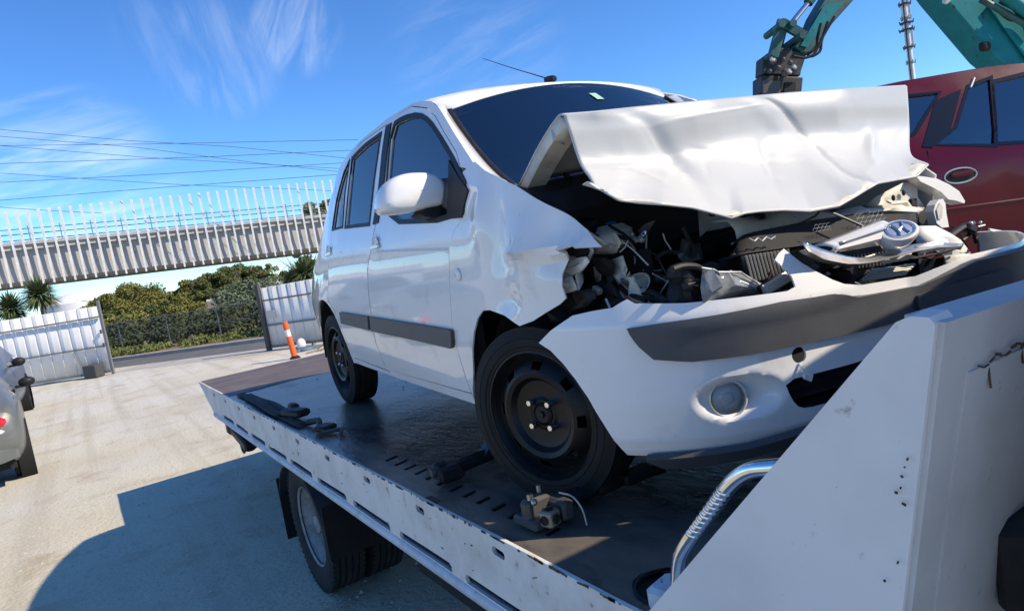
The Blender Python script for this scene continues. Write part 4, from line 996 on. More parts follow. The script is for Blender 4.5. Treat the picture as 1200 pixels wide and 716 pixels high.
fd = sheet('front_fender', fo, lambda y, z: SX(y, z, -fdent(y, z)), M['car_white'], car, .028, .006, (), (-1, 0, 0), 28)
rp = [(0.320, 0.753)][0]; x = side_x(*rp)
MB().lathe([(.022, -.001), (.022, -.005), (.018, -.008), (0, -.009)], 16, Matrix.Translation((x + .0, rp[0], rp[1])) @ Matrix.Rotation(R(90), 4, 'Y')).build('side_repeater', M['lamp_clear'], fd, 50)
rows = []
for a in np.linspace(R(2), R(128), 16): rows.append([(x, .02 + .33 * math.cos(a), .30 + .34 * math.sin(a)) for x in (-.75, -.66, -.48)])
MB().grid(rows).build('wheel_liner', M['matt_black'], car, 50)
fl_ = MB().grid([[(x, y, z) for x in (.795 + .0 * z, .79, .74)] for y, z in ((-.0, .99), (-.1, .98), (-.2, .95), (-.3, .93))])
# left front fender, torn upwards
lo = [(.452, .29), (.45, .6), (.40, .86), (.25, .95), (.06, 1.06), (-.12, .99), (-.36, .90), (-.45, .82), (-.40, .66), (-.36, .52), (-.25, .60), (0, .67), (.25, .6), (.36, .42), (.38, .27)]
sheet('front_fender', lo, lambda y, z: SXm(y, z, -.01 * math.sin(y * 20 + z * 14)), M['car_white'], car, .06, .006, (), (1, 0, 0), 30)
plate('fender_flap', [(0.584, -0.460, 0.829), (0.633, -0.460, 0.821), (0.708, -0.460, 0.806), (0.778, -0.460, 0.779), (0.838, -0.460, 0.748), (0.870, -0.460, 0.707), (0.863, -0.460, 0.700), (0.810, -0.460, 0.717), (0.768, -0.460, 0.725), (0.726, -0.460, 0.757), (0.672, -0.460, 0.781), (0.610, -0.460, 0.806)], .05, M['car_white'], car)

# ---- bumper
def bfun(off=0.0, fog=True):
    def f(s, z):
        x, y = bump_pt(s); x1, y1 = bump_pt(s + .004); x0, y0 = bump_pt(s - .004)
        nx, ny = (y1 - y0), -(x1 - x0); L = math.hypot(nx, ny) + 1e-9; nx, ny = nx / L, ny / L
        if ny > 0: nx, ny = -nx, -ny
        d = off - interp(z, [(.16, .06), (.205, .030), (.24, .010), (.34, 0), (.47, 0), (.57, .002), (.62, .018), (.70, .05)])
        if fog:
            e = ((s - FS) / .125) ** 2 + ((z - FZ) / .062) ** 2
            w_ = max(0.0, min(1.0, (1 - e) / .95)); d -= .040 * w_ * w_ * (3 - 2 * w_)
            e2 = ((s - FS - .02) / .17) ** 2 + ((z - FZ) / .085) ** 2
            d += .010 * math.exp(-e2 * .9)
            d -= .004 * math.exp(-((z - .235) / .008) ** 2)
        return (x + nx * d, y + ny * d, z)
    return f
FS, FZ = [(-0.544, 0.347)][0]
L1 = [(-0.874, 0.202), (-0.909, 0.275), (-0.953, 0.371), (-0.988, 0.425), (-1.026, 0.471), (-1.069, 0.508), (-1.117, 0.530), (-1.057, 0.566), (-0.974, 0.605), (-0.909, 0.613), (-0.844, 0.617), (-0.820, 0.628), (-0.800, 0.635), (-0.779, 0.622), (-0.647, 0.607), (-0.490, 0.600), (-0.380, 0.595), (-0.352, 0.602), (-0.353, 0.629), (-0.371, 0.660), (-0.383, 0.677), (-0.367, 0.690), (-0.345, 0.700), (-0.332, 0.684), (-0.308, 0.656), (-0.275, 0.628), (-0.234, 0.599), (-0.201, 0.582), (-0.145, 0.569), (0.078, 0.554)]
bo_ = L1 + [(.25, .585), (.5, .585), (.70, .60), (.795, .60), (.80, .40), (.78, .22), (.5, .215), (0, .212)] + [(-0.380, 0.232), (-0.542, 0.213), (-0.661, 0.207), (-0.785, 0.201)]
gl = chaikin([(-0.430, 0.372), (-0.316, 0.373), (-0.182, 0.371)] + [(.44, .372), (.43, .30), (.38, .286), (.0, .286)] + [(-0.335, 0.282), (-0.390, 0.288), (-0.416, 0.322)], 1)
ec = [(-0.377, 0.429)][0]; eye = [(ec[0] + .021 * math.cos(a), ec[1] + .021 * math.sin(a)) for a in np.linspace(0, 2 * PI, 15)[:-1]]
bp = sheet('front_bumper', bo_, bfun(), M['car_white'], car, .0125, .006, [gl, eye], (-.3, -1, 0), 35)
L2 = [(-0.803, 0.563), (-0.707, 0.568), (-0.574, 0.570), (-0.412, 0.575), (-0.262, 0.567), (-0.182, 0.543), (0.076, 0.528)]
L3 = [(0.019, 0.445), (-0.337, 0.459), (-0.510, 0.456), (-0.651, 0.459), (-0.744, 0.475), (-0.777, 0.512), (-0.800, 0.546)]
stf = bfun(.016, False)
def strip_f(s, z):
    m = interp(s, [(-.75, .535), (-.1, .548), (.8, .56)]); k = .007 * math.exp(-((z - m - .012) / .016) ** 2); b = stf(s, z); return (b[0], b[1] - k, b[2])
sheet('bumper_strip', L2 + [(.25, .567), (.5, .567), (.80, .575), (.80, .47), (.4, .46), (.1, .455)] + L3, strip_f, M['trim_grey'], bp, .02, .02, (), (-.3, -1, 0), 30)
pb = chaikin([(0.051, 0.489), (0.060, 0.509), (0.192, 0.521), (0.351, 0.528), (0.365, 0.512), (0.359, 0.475), (0.199, 0.468), (0.070, 0.456), (0.056, 0.466)], 1)
sheet('plate_bracket', pb, bfun(.028, False), M['trim_grey'], bp, .03, .012, (), (0, -1, 0), 30)
sheet('lower_grille', grow(gl, .01), lambda s, z: tuple(np.array(bfun(-.05 + .02 * math.sin(z * 2 * PI / .043), False)(s, z))), M['black_plastic'], bp, .02, .006, (), (0, -1, 0), 25)
sheet('under_lip', [(-0.806, 0.201), (-0.794, 0.184), (-0.769, 0.168), (-0.715, 0.166), (-0.547, 0.179), (-0.387, 0.202)] + [(0, .165), (.6, .165), (.7, .235), (0, .225)] + [(-0.380, 0.235), (-0.542, 0.214), (-0.662, 0.208)], bfun(.034, False), M['trim_grey'], bp, .04, .02, (), (0, -1, 0))
c = Vector(bfun(.0, False)(*[(-0.571, 0.345)][0])); nrm = Vector((-.50, -.86, .06)).normalized(); c = c - nrm * .026
mt = Matrix.Translation(c) @ nrm.to_track_quat('Z', 'Y').to_matrix().to_4x4()
fg = MB().lathe([(.050, -.03), (.050, .012), (.046, .014), (.043, .004), (.030, -.012), (.012, -.02), (0, -.022)], 28, mt).build('fog_lamp', M['lamp_bowl'], bp, 40)
MB().lathe([(.044, .006), (.03, .014), (0, .017)], 28, mt).build('lens', M['lens_glass'], fg, 60)
q = MB().box(c + nrm * .004, (.03, .03, .006), mt.to_3x3() @ Matrix.Rotation(.3, 3, 'Z'), .004).build('bulb_shield', M['lamp_clear'], fg)
q = MB(); e = Vector(bfun(.004, False)(*ec))
q.tube([e + Vector((-.004, 0, -.02)), e + Vector((-.012, -.014, -.04)), e + Vector((.005, -.016, -.055))], .0035, 6).box(e + Vector((.004, -.014, -.055)), (.035, .006, .022), Matrix.Rotation(.5, 3, 'Y'), .003); q.build('tow_eye_cover', M['car_white'], bp)
b = MB(); b.box((.05, -.46, .33), (.8, .06, .24)).build('bumper_backing', M['matt_black'], car)

# ---- folded hood: crest, ridge, crease and torn lower edge traced, then lofted
def poly_at(P, n):
    P = [np.array(p) for p in P]; L = [0]
    for a, b in zip(P, P[1:]): L.append(L[-1] + np.linalg.norm(b - a))
    out = []
    for k in range(n):
        t = L[-1] * k / (n - 1); i = max(j for j in range(len(L)) if L[j] <= t + 1e-9); i = min(i, len(P) - 2)
        out.append(P[i] + (P[i + 1] - P[i]) * (t - L[i]) / (L[i + 1] - L[i] + 1e-12))
    return out
_q = np.random.default_rng(12)
FP = [(x, y) for x in (0, .25, .5, .75, 1) for y in (0, .42)] + [(x, 1.0) for x in np.linspace(0, 1, 9)] + [(float(x), float(.46 + .5 * y)) for x, y in _q.random((46, 2))] + [(float(x), float(.08 + .3 * y)) for x, y in _q.random((12, 2))]
_V, _E, _F, *_ = delaunay_2d_cdt([Vector(p) for p in FP], [], [], 0, 1e-6)
FH = [0.0 if p.y < .02 else (float(_q.normal()) * (.0004 if p.y < .44 else .0015)) for p in _V]
def facet(u, v):            # a crumpled sheet: flat triangles meeting in sharp creases
    for f in _F:
        (x1, y1), (x2, y2), (x3, y3) = (_V[i] for i in f); D = (y2 - y3) * (x1 - x3) + (x3 - x2) * (y1 - y3)
        a = ((y2 - y3) * (u - x3) + (x3 - x2) * (v - y3)) / D; b = ((y3 - y1) * (u - x3) + (x1 - x3) * (v - y3)) / D
        if a >= -1e-6 and b >= -1e-6 and a + b <= 1 + 1e-6: return a * FH[f[0]] + b * FH[f[1]] + (1 - a - b) * FH[f[2]]
    return 0.0
NC = 150
CREASES = [((.52, .08), (.60, .45), .009, .016), ((.60, .45), (.74, .92), .009, .013), ((.03, .56), (.24, .50), .010, -.006), ((.10, .56), (.18, .78), .008, -.007), ((.18, .78), (.25, .60), .008, .007), ((.13, .62), (.07, .82), .008, .005),
           ((.16, .20), (.20, .50), .012, -.006), ((.455, .52), (.47, .72), .007, -.010), ((.47, .72), (.51, .76), .007, -.008), ((.30, .58), (.29, .72), .008, .004),
           ((.83, .48), (.86, .74), .008, -.007), ((.64, .62), (.80, .80), .012, .006), ((.70, .95), (.88, .72), .012, -.006), ((.18, .27), (.50, .20), .011, -.0045)]
crest = [(-0.707, -0.290, 1.152)] + [(-0.613, -0.315, 1.148), (-0.460, -0.315, 1.153)] + [(-0.179, -0.340, 1.155), (0.170, -0.340, 1.161)] + [(0.428, -0.375, 1.154), (0.737, -0.375, 1.152)]
ridge = [(-0.702, -0.296, 1.110)] + [(-0.519, -0.322, 1.099)] + [(-0.281, -0.345, 1.109), (0.033, -0.345, 1.117)] + [(0.323, -0.378, 1.102), (0.728, -0.378, 1.088)]
crease = [(-0.687, -0.300, 1.022)] + [(-0.543, -0.325, 1.002), (-0.449, -0.325, 1.001)] + [(-0.179, -0.348, 1.012), (0.011, -0.348, 1.016)] + [(0.324, -0.380, 1.005), (0.716, -0.380, 1.002)]
swell = [(-0.704, -0.355, 0.974)] + [(-0.620, -0.400, 0.945), (-0.526, -0.400, 0.935)] + [(-0.257, -0.435, 0.902), (-0.097, -0.435, 0.891)] + [(0.150, -0.460, 0.902)] + [(0.581, -0.455, 0.904)]
lower = [(-0.759, -0.450, 0.942)] + [(-0.784, -0.530, 0.912), (-0.752, -0.530, 0.891), (-0.703, -0.530, 0.880)] + [(-0.658, -0.570, 0.865), (-0.563, -0.570, 0.845), (-0.485, -0.570, 0.820), (-0.427, -0.570, 0.801)] + [(-0.393, -0.580, 0.808), (-0.335, -0.580, 0.806), (-0.242, -0.580, 0.798), (-0.132, -0.580, 0.781)] + [(-0.029, -0.600, 0.782), (0.065, -0.600, 0.805), (0.150, -0.600, 0.826)] + [(0.301, -0.570, 0.826), (0.401, -0.570, 0.826), (0.473, -0.570, 0.860)]
SEC = [poly_at(p, NC) for p in (crest, ridge, crease, swell, lower)]
rowsF = []
dn = np.random.default_rng(3)
BUMPS = [(dn.random(), dn.random(), .022 + .03 * dn.random(), (.0002 + .0004 * dn.random()) * dn.choice([-1, 1])) for _ in range(34)]
for i in range(NC):
    col = spline([s[i] for s in SEC], 16); u = i / (NC - 1); out = []
    for j, p in enumerate(col):
        v = j / (len(col) - 1); d = facet(u, v)
        # valley running from the crest down to the right, and the round dent beside it
        vx = .50 + .26 * v ** 1.3 if v < .9 else .734
        d += .006 * math.exp(-abs((u - vx) / .012)) * min(1, v * 3) * (1.0 - .3 * v)
        d -= .005 * math.exp(-((u - vx + .05) / .03) ** 2) * min(1, v * 2.5)
        d += .010 * math.exp(-((u - .475) / .03) ** 2 - ((v - .58) / .09) ** 2)
        d -= .006 * math.exp(-((u - .475) / .05) ** 2 - ((v - .58) / .16) ** 2)
        d += .013 * math.exp(-((u - .14 - .15 * v) / .025) ** 2) * max(0, math.sin(v * PI))
        d -= .012 * math.exp(-((u - .83) / .02) ** 2 - ((v - .62) / .14) ** 2)
        for (ua, va), (ub, vb), w_, am in CREASES:
            ex, ey = ub - ua, (vb - va) * .45; px_, py_ = u - ua, (v - va) * .45; t = max(0, min(1, (px_ * ex + py_ * ey) / (ex * ex + ey * ey))); dist = math.hypot(px_ - t * ex, py_ - t * ey)
            d += .65 * am * math.exp(-dist / (w_ * .62)) * (.35 + .65 * math.sin(PI * min(1, max(0, t))))
        for bu, bv, br, ba in BUMPS:
            bv = .45 + .5 * bv; bu = .03 + .5 * bu if bv < .8 else bu
            d += ba * math.exp(-((u - bu) / br) ** 2 - ((v - bv) / (br * 1.6)) ** 2)
        out.append((p[0], p[1] + d, p[2] - .3 * d))
    rowsF.append(out)
rim_ = [(p[0], p[1] + .0, p[2]) for p in SEC[0]]
rowsB = []
for i in range(NC):
    u = i / (NC - 1); c0 = np.array(SEC[0][i]); xh = -.655 + 1.31 * u
    h = np.array((xh, .10 - .15 * (1 - (2 * u - 1) ** 2), 1.018 + .02 * (1 - (2 * u - 1) ** 2)))
    t1 = c0 + np.array((0, .035, .004)); mid = (c0 * .5 + h * .5) + np.array((0, 0, .022))
    rowsB.append([tuple(p) for p in spline([h, mid, t1, c0], 5)])
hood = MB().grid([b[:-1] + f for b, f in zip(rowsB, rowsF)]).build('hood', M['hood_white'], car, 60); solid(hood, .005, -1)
# inner frame of the hood seen from below along its raised left edge
q = MB(); rows = []
E_ = [np.array(p) for p in rowsB[0]]; F_ = [np.array(p) for p in rowsB[4]]
for a, b in zip(E_[:-4], F_[:-4]): rows.append([tuple(a + np.array((.003, 0, -.004))), tuple(a + np.array((.012, -.006, -.034))), tuple(b + np.array((.03, -.01, -.040))), tuple(b + np.array((.045, 0, -.010)))])
o = q.grid(rows).build('hood_frame', M['primer_white'], hood, 30); solid(o, .003, 0)
rows = []
for i in range(0, NC, 4):
    a, b = np.array(rowsB[i][-4]), np.array(rowsB[i][-8]); rows.append([tuple(a + (0, 0, -.012)), tuple(a + (0, .0, -.04)), tuple(b + (0, 0, -.045)), tuple(b + (0, 0, -.012))])
o = MB().grid(rows).build('hood_frame', M['primer_white'], hood, 30); solid(o, .003, 0)
rows = []
for i in range(0, NC, 4):
    a = np.array(rowsF[i][-1]); b = np.array(rowsF[i][-6]); rows.append([tuple(a + (0, .004, .002)), tuple(a + (0, .03, .012)), tuple(b + (0, .045, 0)), tuple(b + (0, .01, 0))])
o = MB().grid(rows).build('hood_frame', M['primer_white'], hood, 30); solid(o, .003, 0)
hg = [(-0.600, 0.219, 1.029), (-0.600, 0.142, 1.009), (-0.600, 0.055, 1.035), (-0.600, -0.044, 1.085)]
MB().tube(hg, [.012, .014, .011, .010], 8).build('hood_hinge', M['primer_white'], car)
MB().tube([(-0.520, 0.123, 1.093), (-0.520, 0.057, 1.041), (-0.520, 0.000, 1.007)], .008, 6).build('hood_stay', M['matt_black'], car)

# ---- engine bay: dark shell, torn lamp, inner wing, radiator pack, loose grille
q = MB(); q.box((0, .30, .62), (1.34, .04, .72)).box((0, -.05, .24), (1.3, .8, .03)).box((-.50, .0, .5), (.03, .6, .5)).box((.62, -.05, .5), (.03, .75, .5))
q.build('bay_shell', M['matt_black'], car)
bay = empty('engine_bay', (0, 0, 0)); bay.parent = car
def pl(name, pts, t, m): return plate(name, pts, t, M[m], bay)
def rag(name, pts, m, n=3, amp=.008, t=.003, seed=1):
    """a torn sheet: outline filled and rumpled"""
    P = [np.array(p) for p in pts]; c = sum(P) / len(P); r = np.random.default_rng(seed); b = MB(); vs = [tuple(c + (0, -amp * 2, 0))]; k = len(P)
    for f in (.5, 1.0):
        for p in P: vs.append(tuple(c + (p - c) * f + (r.normal(size=3) * amp * (1 if f < 1 else .3))))
    fs = [(0, 1 + i, 1 + (i + 1) % k) for i in range(k)] + [(1 + i, 1 + k + i, 1 + k + (i + 1) % k, 1 + (i + 1) % k) for i in range(k)]
    o = b.add(vs, fs).build(name, M[m], bay, 25); solid(o, t, 0); return o
# bulkhead and slam panel, bent upwards in the middle
rag('bulkhead_panel', [(-0.100, -0.120, 0.854), (0.070, -0.120, 0.798), (0.079, -0.120, 0.711), (-0.021, -0.120, 0.692), (-0.112, -0.120, 0.745)], 'primer_white', seed=2, amp=.006)
sm = [(-0.307, -0.440, 0.791), (-0.196, -0.440, 0.784), (-0.027, -0.440, 0.789), (0.059, -0.440, 0.778)] + [(0.142, -0.460, 0.752), (0.277, -0.460, 0.754), (0.407, -0.460, 0.741), (0.512, -0.460, 0.737), (0.587, -0.460, 0.711)]
sb = [(-0.319, -0.470, 0.736), (-0.237, -0.470, 0.747), (-0.048, -0.470, 0.751)] + [(0.072, -0.480, 0.748), (0.223, -0.480, 0.742), (0.373, -0.480, 0.732), (0.536, -0.480, 0.706)]
q = MB(); A_ = poly_at(sm, 26); B_ = poly_at(sb, 26); rows = []
for i, (a, b) in enumerate(zip(A_, B_)):
    w = .006 * math.sin(i * 1.3) + .004 * math.sin(i * 2.9); rows.append([tuple(a + (0, .06, .004)), tuple(a + (0, .0, w)), tuple((a + b) / 2 + (0, -.012 - w, 0)), tuple(b + (0, -.006, 0)), tuple(b + (0, .02, -.012))])
o = q.grid(rows).build('slam_panel', M['primer_white'], bay, 40); solid(o, .004, 0)
q = MB()
for p in [(-0.375, -0.452, 0.820), (-0.197, -0.452, 0.793), (-0.181, -0.452, 0.786), (0.247, -0.452, 0.720)]: q.ball(p, (.012, .012, .009), 10, 6)
q.build('panel_hole', M['matt_black'], bay)
rag('inner_wing', [(0.342, -0.420, 0.757), (0.411, -0.420, 0.781), (0.573, -0.420, 0.813), (0.653, -0.420, 0.805), (0.653, -0.420, 0.753), (0.714, -0.420, 0.687), (0.661, -0.420, 0.657), (0.592, -0.420, 0.703), (0.469, -0.420, 0.736)], 'primer_white', seed=5, amp=.006)
q = MB()
for p in [(0.546, -0.435, 0.778), (0.485, -0.435, 0.767)]: q.ball(p, (.008, .006, .011), 10, 6)
q.build('panel_hole', M['matt_black'], bay)
lp_ = [(0.649, -0.470, 0.696), (0.663, -0.470, 0.718), (0.687, -0.470, 0.733), (0.713, -0.470, 0.733), (0.726, -0.470, 0.716), (0.725, -0.470, 0.680), (0.732, -0.470, 0.630), (0.689, -0.470, 0.633), (0.661, -0.470, 0.652)]
o = pl('lamp_bracket', lp_, .03, 'car_white')
pl('lamp_bracket_slot', [(0.661, -0.475, 0.700), (0.686, -0.475, 0.721), (0.699, -0.475, 0.704), (0.686, -0.475, 0.666), (0.665, -0.475, 0.666)], .004, 'primer_white')
# dark plastic carrier with what is left of its honeycomb
ga = [(-0.361, -0.520, 0.731), (-0.311, -0.520, 0.747), (-0.113, -0.520, 0.747), (0.163, -0.520, 0.737), (0.454, -0.520, 0.705)]; gb_ = [(-0.435, -0.560, 0.702), (-0.365, -0.560, 0.701), (-0.174, -0.560, 0.691), (0.094, -0.560, 0.684), (0.390, -0.560, 0.679)]
q = MB(); A_ = poly_at(ga, 20); B_ = poly_at(gb_, 20); q.grid([[tuple(a + (0, .02, 0)), tuple(a), tuple(b), tuple(b + (0, .04, -.01))] for a, b in zip(A_, B_)]); o = q.build('grille_carrier', M['matt_black'], bay, 40); solid(o, .006, 0)
def honey(P, s, cols, rows_, m):
    b = MB(); o0 = Vector(P[0]); ex = (Vector(P[1]) - o0).normalized(); ez = (Vector(P[2]) - o0); ez = (ez - ex * ez.dot(ex)).normalized()
    for i in range(cols):
        for j in range(rows_):
            if rng.random() < .12: continue
            c = o0 + ex * (i * s * 1.75) + ez * (j * s * 1.0) + ex * (s * .87 if j % 2 else 0)
            ring = [c + ex * (s * .95 * math.cos(2 * PI * k / 6)) + ez * (s * .55 * math.sin(2 * PI * k / 6)) for k in range(6)]
            b.tube(ring, s * .055, 4, True)
    return b.build('honeycomb', m, bay)
mat('bright_edge', (.36, .37, .38), .4)
honey([(0.080, -0.570, 0.714), (0.269, -0.570, 0.707), (0.087, -0.570, 0.748)], .013, 6, 3, M['bright_edge'])
honey([(-0.111, -0.570, 0.725), (0.061, -0.570, 0.719), (-0.108, -0.570, 0.744)], .010, 5, 2, M['bright_edge'])
MB().tube([(-0.381, -0.575, 0.739), (-0.363, -0.575, 0.729), (-0.349, -0.575, 0.736), (-0.335, -0.575, 0.725), (-0.316, -0.575, 0.734), (-0.301, -0.575, 0.725), (-0.283, -0.575, 0.731), (-0.284, -0.575, 0.725)], .0025, 5).build('torn_trim', M['bright_edge'], bay)
# radiator and condenser
rx = empty('radiator', (0, 0, 0)); rx.parent = bay
def fins(name, a, b, c, n, r, m):
    q = MB(); a, b, c = Vector(a), Vector(b), Vector(c); w = (b - a).cross(c - a).normalized(); w = w if w.y > 0 else -w
    q.add([a + w * .014, b + w * .014, b + (c - a) + w * .014, c + w * .014], [(0, 1, 2, 3)])
    o = q.build(name + '_core', M['matt_black'], bay); solid(o, .01, 0)
    q = MB()
    for k in range(n):
        t = (k + .5) / n; p = a.lerp(b, t); q.tube([p, p + (c - a)], r, 5)
    f = q.build(name + '_fins', m, o); return o
fins('radiator', *[(-0.403, -0.570, 0.697), (-0.226, -0.570, 0.688), (-0.390, -0.570, 0.626)], 13, .0035, M['fin_metal'])
fins('condenser', *[(-0.396, -0.610, 0.612), (-0.388, -0.610, 0.588), (-0.246, -0.610, 0.646)], 5, .006, M['fin_metal'])
fins('condenser', *[(-0.074, -0.560, 0.591), (-0.041, -0.560, 0.605), (0.127, -0.560, 0.599)], 5, .005, M['fin_metal'])
fins('condenser', *[(0.018, -0.600, 0.554), (0.079, -0.600, 0.579), (0.232, -0.600, 0.537)], 5, .005, M['fin_metal'])
MB().box(Vector([(-0.224, -0.500, 0.629)][0]) + Vector((.25, .06, -.10)), (.75, .03, .32)).build('fan_shroud', M['black_plastic'], bay)
fins('radiator', *[(0.103, -0.500, 0.622), (0.318, -0.500, 0.605), (0.103, -0.500, 0.579)], 12, .003, M['fin_metal'])
# chrome grille bar with the round badge, knocked loose
ba = [(-0.214, -0.660, 0.682), (0.019, -0.660, 0.708), (0.080, -0.660, 0.694), (0.101, -0.660, 0.672), (0.073, -0.660, 0.656), (-0.082, -0.660, 0.657), (-0.148, -0.660, 0.658)]
rows = []
b0 = Vector([(-0.194, -0.660, 0.677)][0]); b1 = Vector([(0.079, -0.660, 0.685)][0]); dxx = b1 - b0
up = Vector((0, .25, 1)).normalized()
for t in np.linspace(0, 1, 12):
    p = b0.lerp(b1, t); w = .012 + .020 * t; rows.append([tuple(p - up * w), tuple(p + Vector((0, -.022, -w * .3))), tuple(p + Vector((0, -.020, w * .5))), tuple(p + up * w), tuple(p + up * w + Vector((0, .03, .0)))])
o = MB().grid(rows).build('grille_bar', M['car_white'], bay, 40); solid(o, .006, 0)
rows = [[tuple(Vector(r[2]) + Vector((0, -.003, -.004))), tuple(Vector(r[2]) + Vector((0, -.003, .006)))] for r in rows[1:-1]]
o2 = MB().grid(rows).build('chrome_inlay', M['badge_blue'], o, 40); solid(o2, .003, 0)
bc = Vector([(0.070, -0.700, 0.685)][0]); bn = Vector((-.28, -.62, .74)).normalized(); _bx = Vector((1, -.12, 0)); _bx = (_bx - bn * _bx.dot(bn)).normalized(); _by = bn.cross(_bx); bm_ = Matrix.Translation(bc) @ Matrix((_bx, _by, bn)).transposed().to_4x4()
sc_ = Matrix.Diagonal((1.25, .82, 1, 1))
hs = MB().lathe([(.030, -.05), (.044, -.03), (.049, -.008), (.046, .004), (.040, .007), (.037, .004), (0, .004)], 28, bm_ @ sc_).build('badge_housing', M['car_white'], o, 40)
em = MB().lathe([(.037, .005), (.037, .009), (.032, .009), (.031, .0055)], 28, bm_ @ sc_).build('badge_ring', M['chrome'], hs, 30)
MB().lathe([(.032, .0058), (0, .0068)], 28, bm_ @ sc_).build('badge_field', M['badge_blue'], hs, 60)
q = MB()                                               # slanted letter H with curved legs
def bp_(x, y): return bm_ @ Vector((x, y, .009))
q.tube(spline([bp_(-.022, -.020), bp_(-.013, -.008), bp_(-.010, .008), bp_(-.012, .022)], 4), .0032, 6).tube(spline([bp_(.012, -.022), bp_(.010, -.008), bp_(.013, .008), bp_(.022, .020)], 4), .0032, 6).tube([bp_(-.011, -.004), bp_(.011, .004)], .0032, 6)
q.build('badge_letter', M['chrome'], hs, 50)
# cracked lower grille moulding, thin and dirty
ca = poly_at([(-0.310, -0.680, 0.711), (-0.235, -0.680, 0.679), (-0.142, -0.680, 0.647), (-0.079, -0.680, 0.632), (-0.023, -0.680, 0.626)] + [(0.076, -0.680, 0.627), (0.180, -0.680, 0.631), (0.287, -0.680, 0.621), (0.408, -0.680, 0.600)], 30); cb_ = poly_at([(-0.326, -0.700, 0.694), (-0.259, -0.700, 0.657), (-0.174, -0.700, 0.632), (-0.111, -0.700, 0.622), (-0.052, -0.700, 0.617)] + [(0.042, -0.700, 0.617), (0.144, -0.700, 0.618), (0.250, -0.700, 0.612), (0.369, -0.700, 0.597)], 30)
o = MB().grid([[tuple(a + (0, .014, .002)), tuple(a), tuple(b), tuple(b + (0, .02, -.004))] for a, b in zip(ca, cb_)]).build('grille_moulding', M['dull_steel'], bay, 30); solid(o, .003, 0)
o = MB().grid([[tuple(a + (0, -.002, .001)), tuple(a + (0, -.003, -.006))] for a in ca]).build('moulding_lip', M['chrome'], bay, 30); solid(o, .003, 0)
rag('torn_film', [(-0.225, -0.630, 0.672), (-0.101, -0.630, 0.626), (-0.029, -0.630, 0.605), (-0.049, -0.630, 0.559), (-0.110, -0.630, 0.575), (-0.184, -0.630, 0.630)], 'black_plastic', seed=9, amp=.010)
rag('foam_block', [(0.019, -0.640, 0.626), (0.149, -0.640, 0.626), (0.223, -0.640, 0.610), (0.197, -0.640, 0.588), (0.073, -0.640, 0.595)], 'primer_white', seed=11, amp=.006)
rag('white_trim', [(0.150, -0.690, 0.630), (0.263, -0.690, 0.631), (0.296, -0.690, 0.619), (0.275, -0.690, 0.604), (0.180, -0.690, 0.606)], 'car_white', seed=12, amp=.002)
# right-hand lamp carrier: pale shell with fold, rods and clips
sh_ = [(0.401, -0.550, 0.673), (0.503, -0.550, 0.653), (0.582, -0.550, 0.620), (0.648, -0.550, 0.587), (0.702, -0.550, 0.537), (0.708, -0.550, 0.510), (0.661, -0.550, 0.488), (0.587, -0.550, 0.485), (0.542, -0.550, 0.516), (0.538, -0.550, 0.551), (0.466, -0.550, 0.585), (0.400, -0.550, 0.617)]
rag('lamp_shell', sh_, 'car_white', seed=14, amp=.008, t=.004)
rag('lamp_shell_edge', [(0.503, -0.570, 0.555), (0.663, -0.570, 0.539), (0.713, -0.570, 0.517), (0.666, -0.570, 0.495), (0.520, -0.570, 0.490)], 'primer_white', seed=15, amp=.004)
MB().tube([(0.473, -0.600, 0.505), (0.610, -0.600, 0.511), (0.745, -0.600, 0.519), (0.830, -0.600, 0.529)], .016, 10).build('crash_beam', M['primer_white'], bay)
MB().tube([(0.717, -0.600, 0.517), (0.853, -0.600, 0.526)], .021, 10).build('beam_sleeve', M['black_plastic'], bay)
q = MB().tube([(0.128, -0.620, 0.611), (0.252, -0.620, 0.583), (0.387, -0.620, 0.578), (0.493, -0.620, 0.579)], .004, 5).tube([(0.120, -0.600, 0.577), (0.243, -0.600, 0.594), (0.365, -0.600, 0.567), (0.561, -0.600, 0.578)], .003, 5).tube([(0.328, -0.620, 0.606), (0.387, -0.620, 0.578), (0.438, -0.620, 0.592), (0.507, -0.620, 0.574), (0.525, -0.620, 0.588)], .004, 5); q.build('wiring', M['matt_black'], bay)
pl('corner_liner', [(0.813, -0.560, 0.592), (1.025, -0.560, 0.541), (1.015, -0.560, 0.489), (0.925, -0.560, 0.515), (0.872, -0.560, 0.541)], .02, 'black_plastic')
pl('wing_edge', [(0.735, -0.600, 0.612), (0.952, -0.600, 0.560), (0.950, -0.600, 0.551), (0.739, -0.600, 0.602)], .006, 'car_white')
pl('bumper_corner', [(0.741, -0.660, 0.561), (0.821, -0.660, 0.570), (0.841, -0.660, 0.497), (0.750, -0.660, 0.494), (0.722, -0.660, 0.515)], .02, 'car_white')
q = MB().tube([(0.616, -0.530, 0.605), (0.693, -0.530, 0.624), (0.770, -0.530, 0.631)], .012, 7).tube([(0.788, -0.520, 0.566), (0.834, -0.520, 0.599), (0.846, -0.520, 0.634)], .004, 6).tube([(0.695, -0.530, 0.582), (0.764, -0.530, 0.602), (0.778, -0.530, 0.560)], .006, 6).box([(0.735, -0.530, 0.618)][0], (.05, .04, .03), Matrix.Rotation(.4, 3, 'Y'), .006); q.build('lamp_wiring', M['black_plastic'], bay)
q = MB().ball([(0.740, -0.540, 0.634)][0], .007, 8, 6).ball([(0.799, -0.540, 0.629)][0], .006, 8, 6).tube([(0.780, -0.540, 0.617), (0.825, -0.540, 0.617)], .003, 5); q.build('clips', M['alloy'], bay)['kind'] = 'stuff'
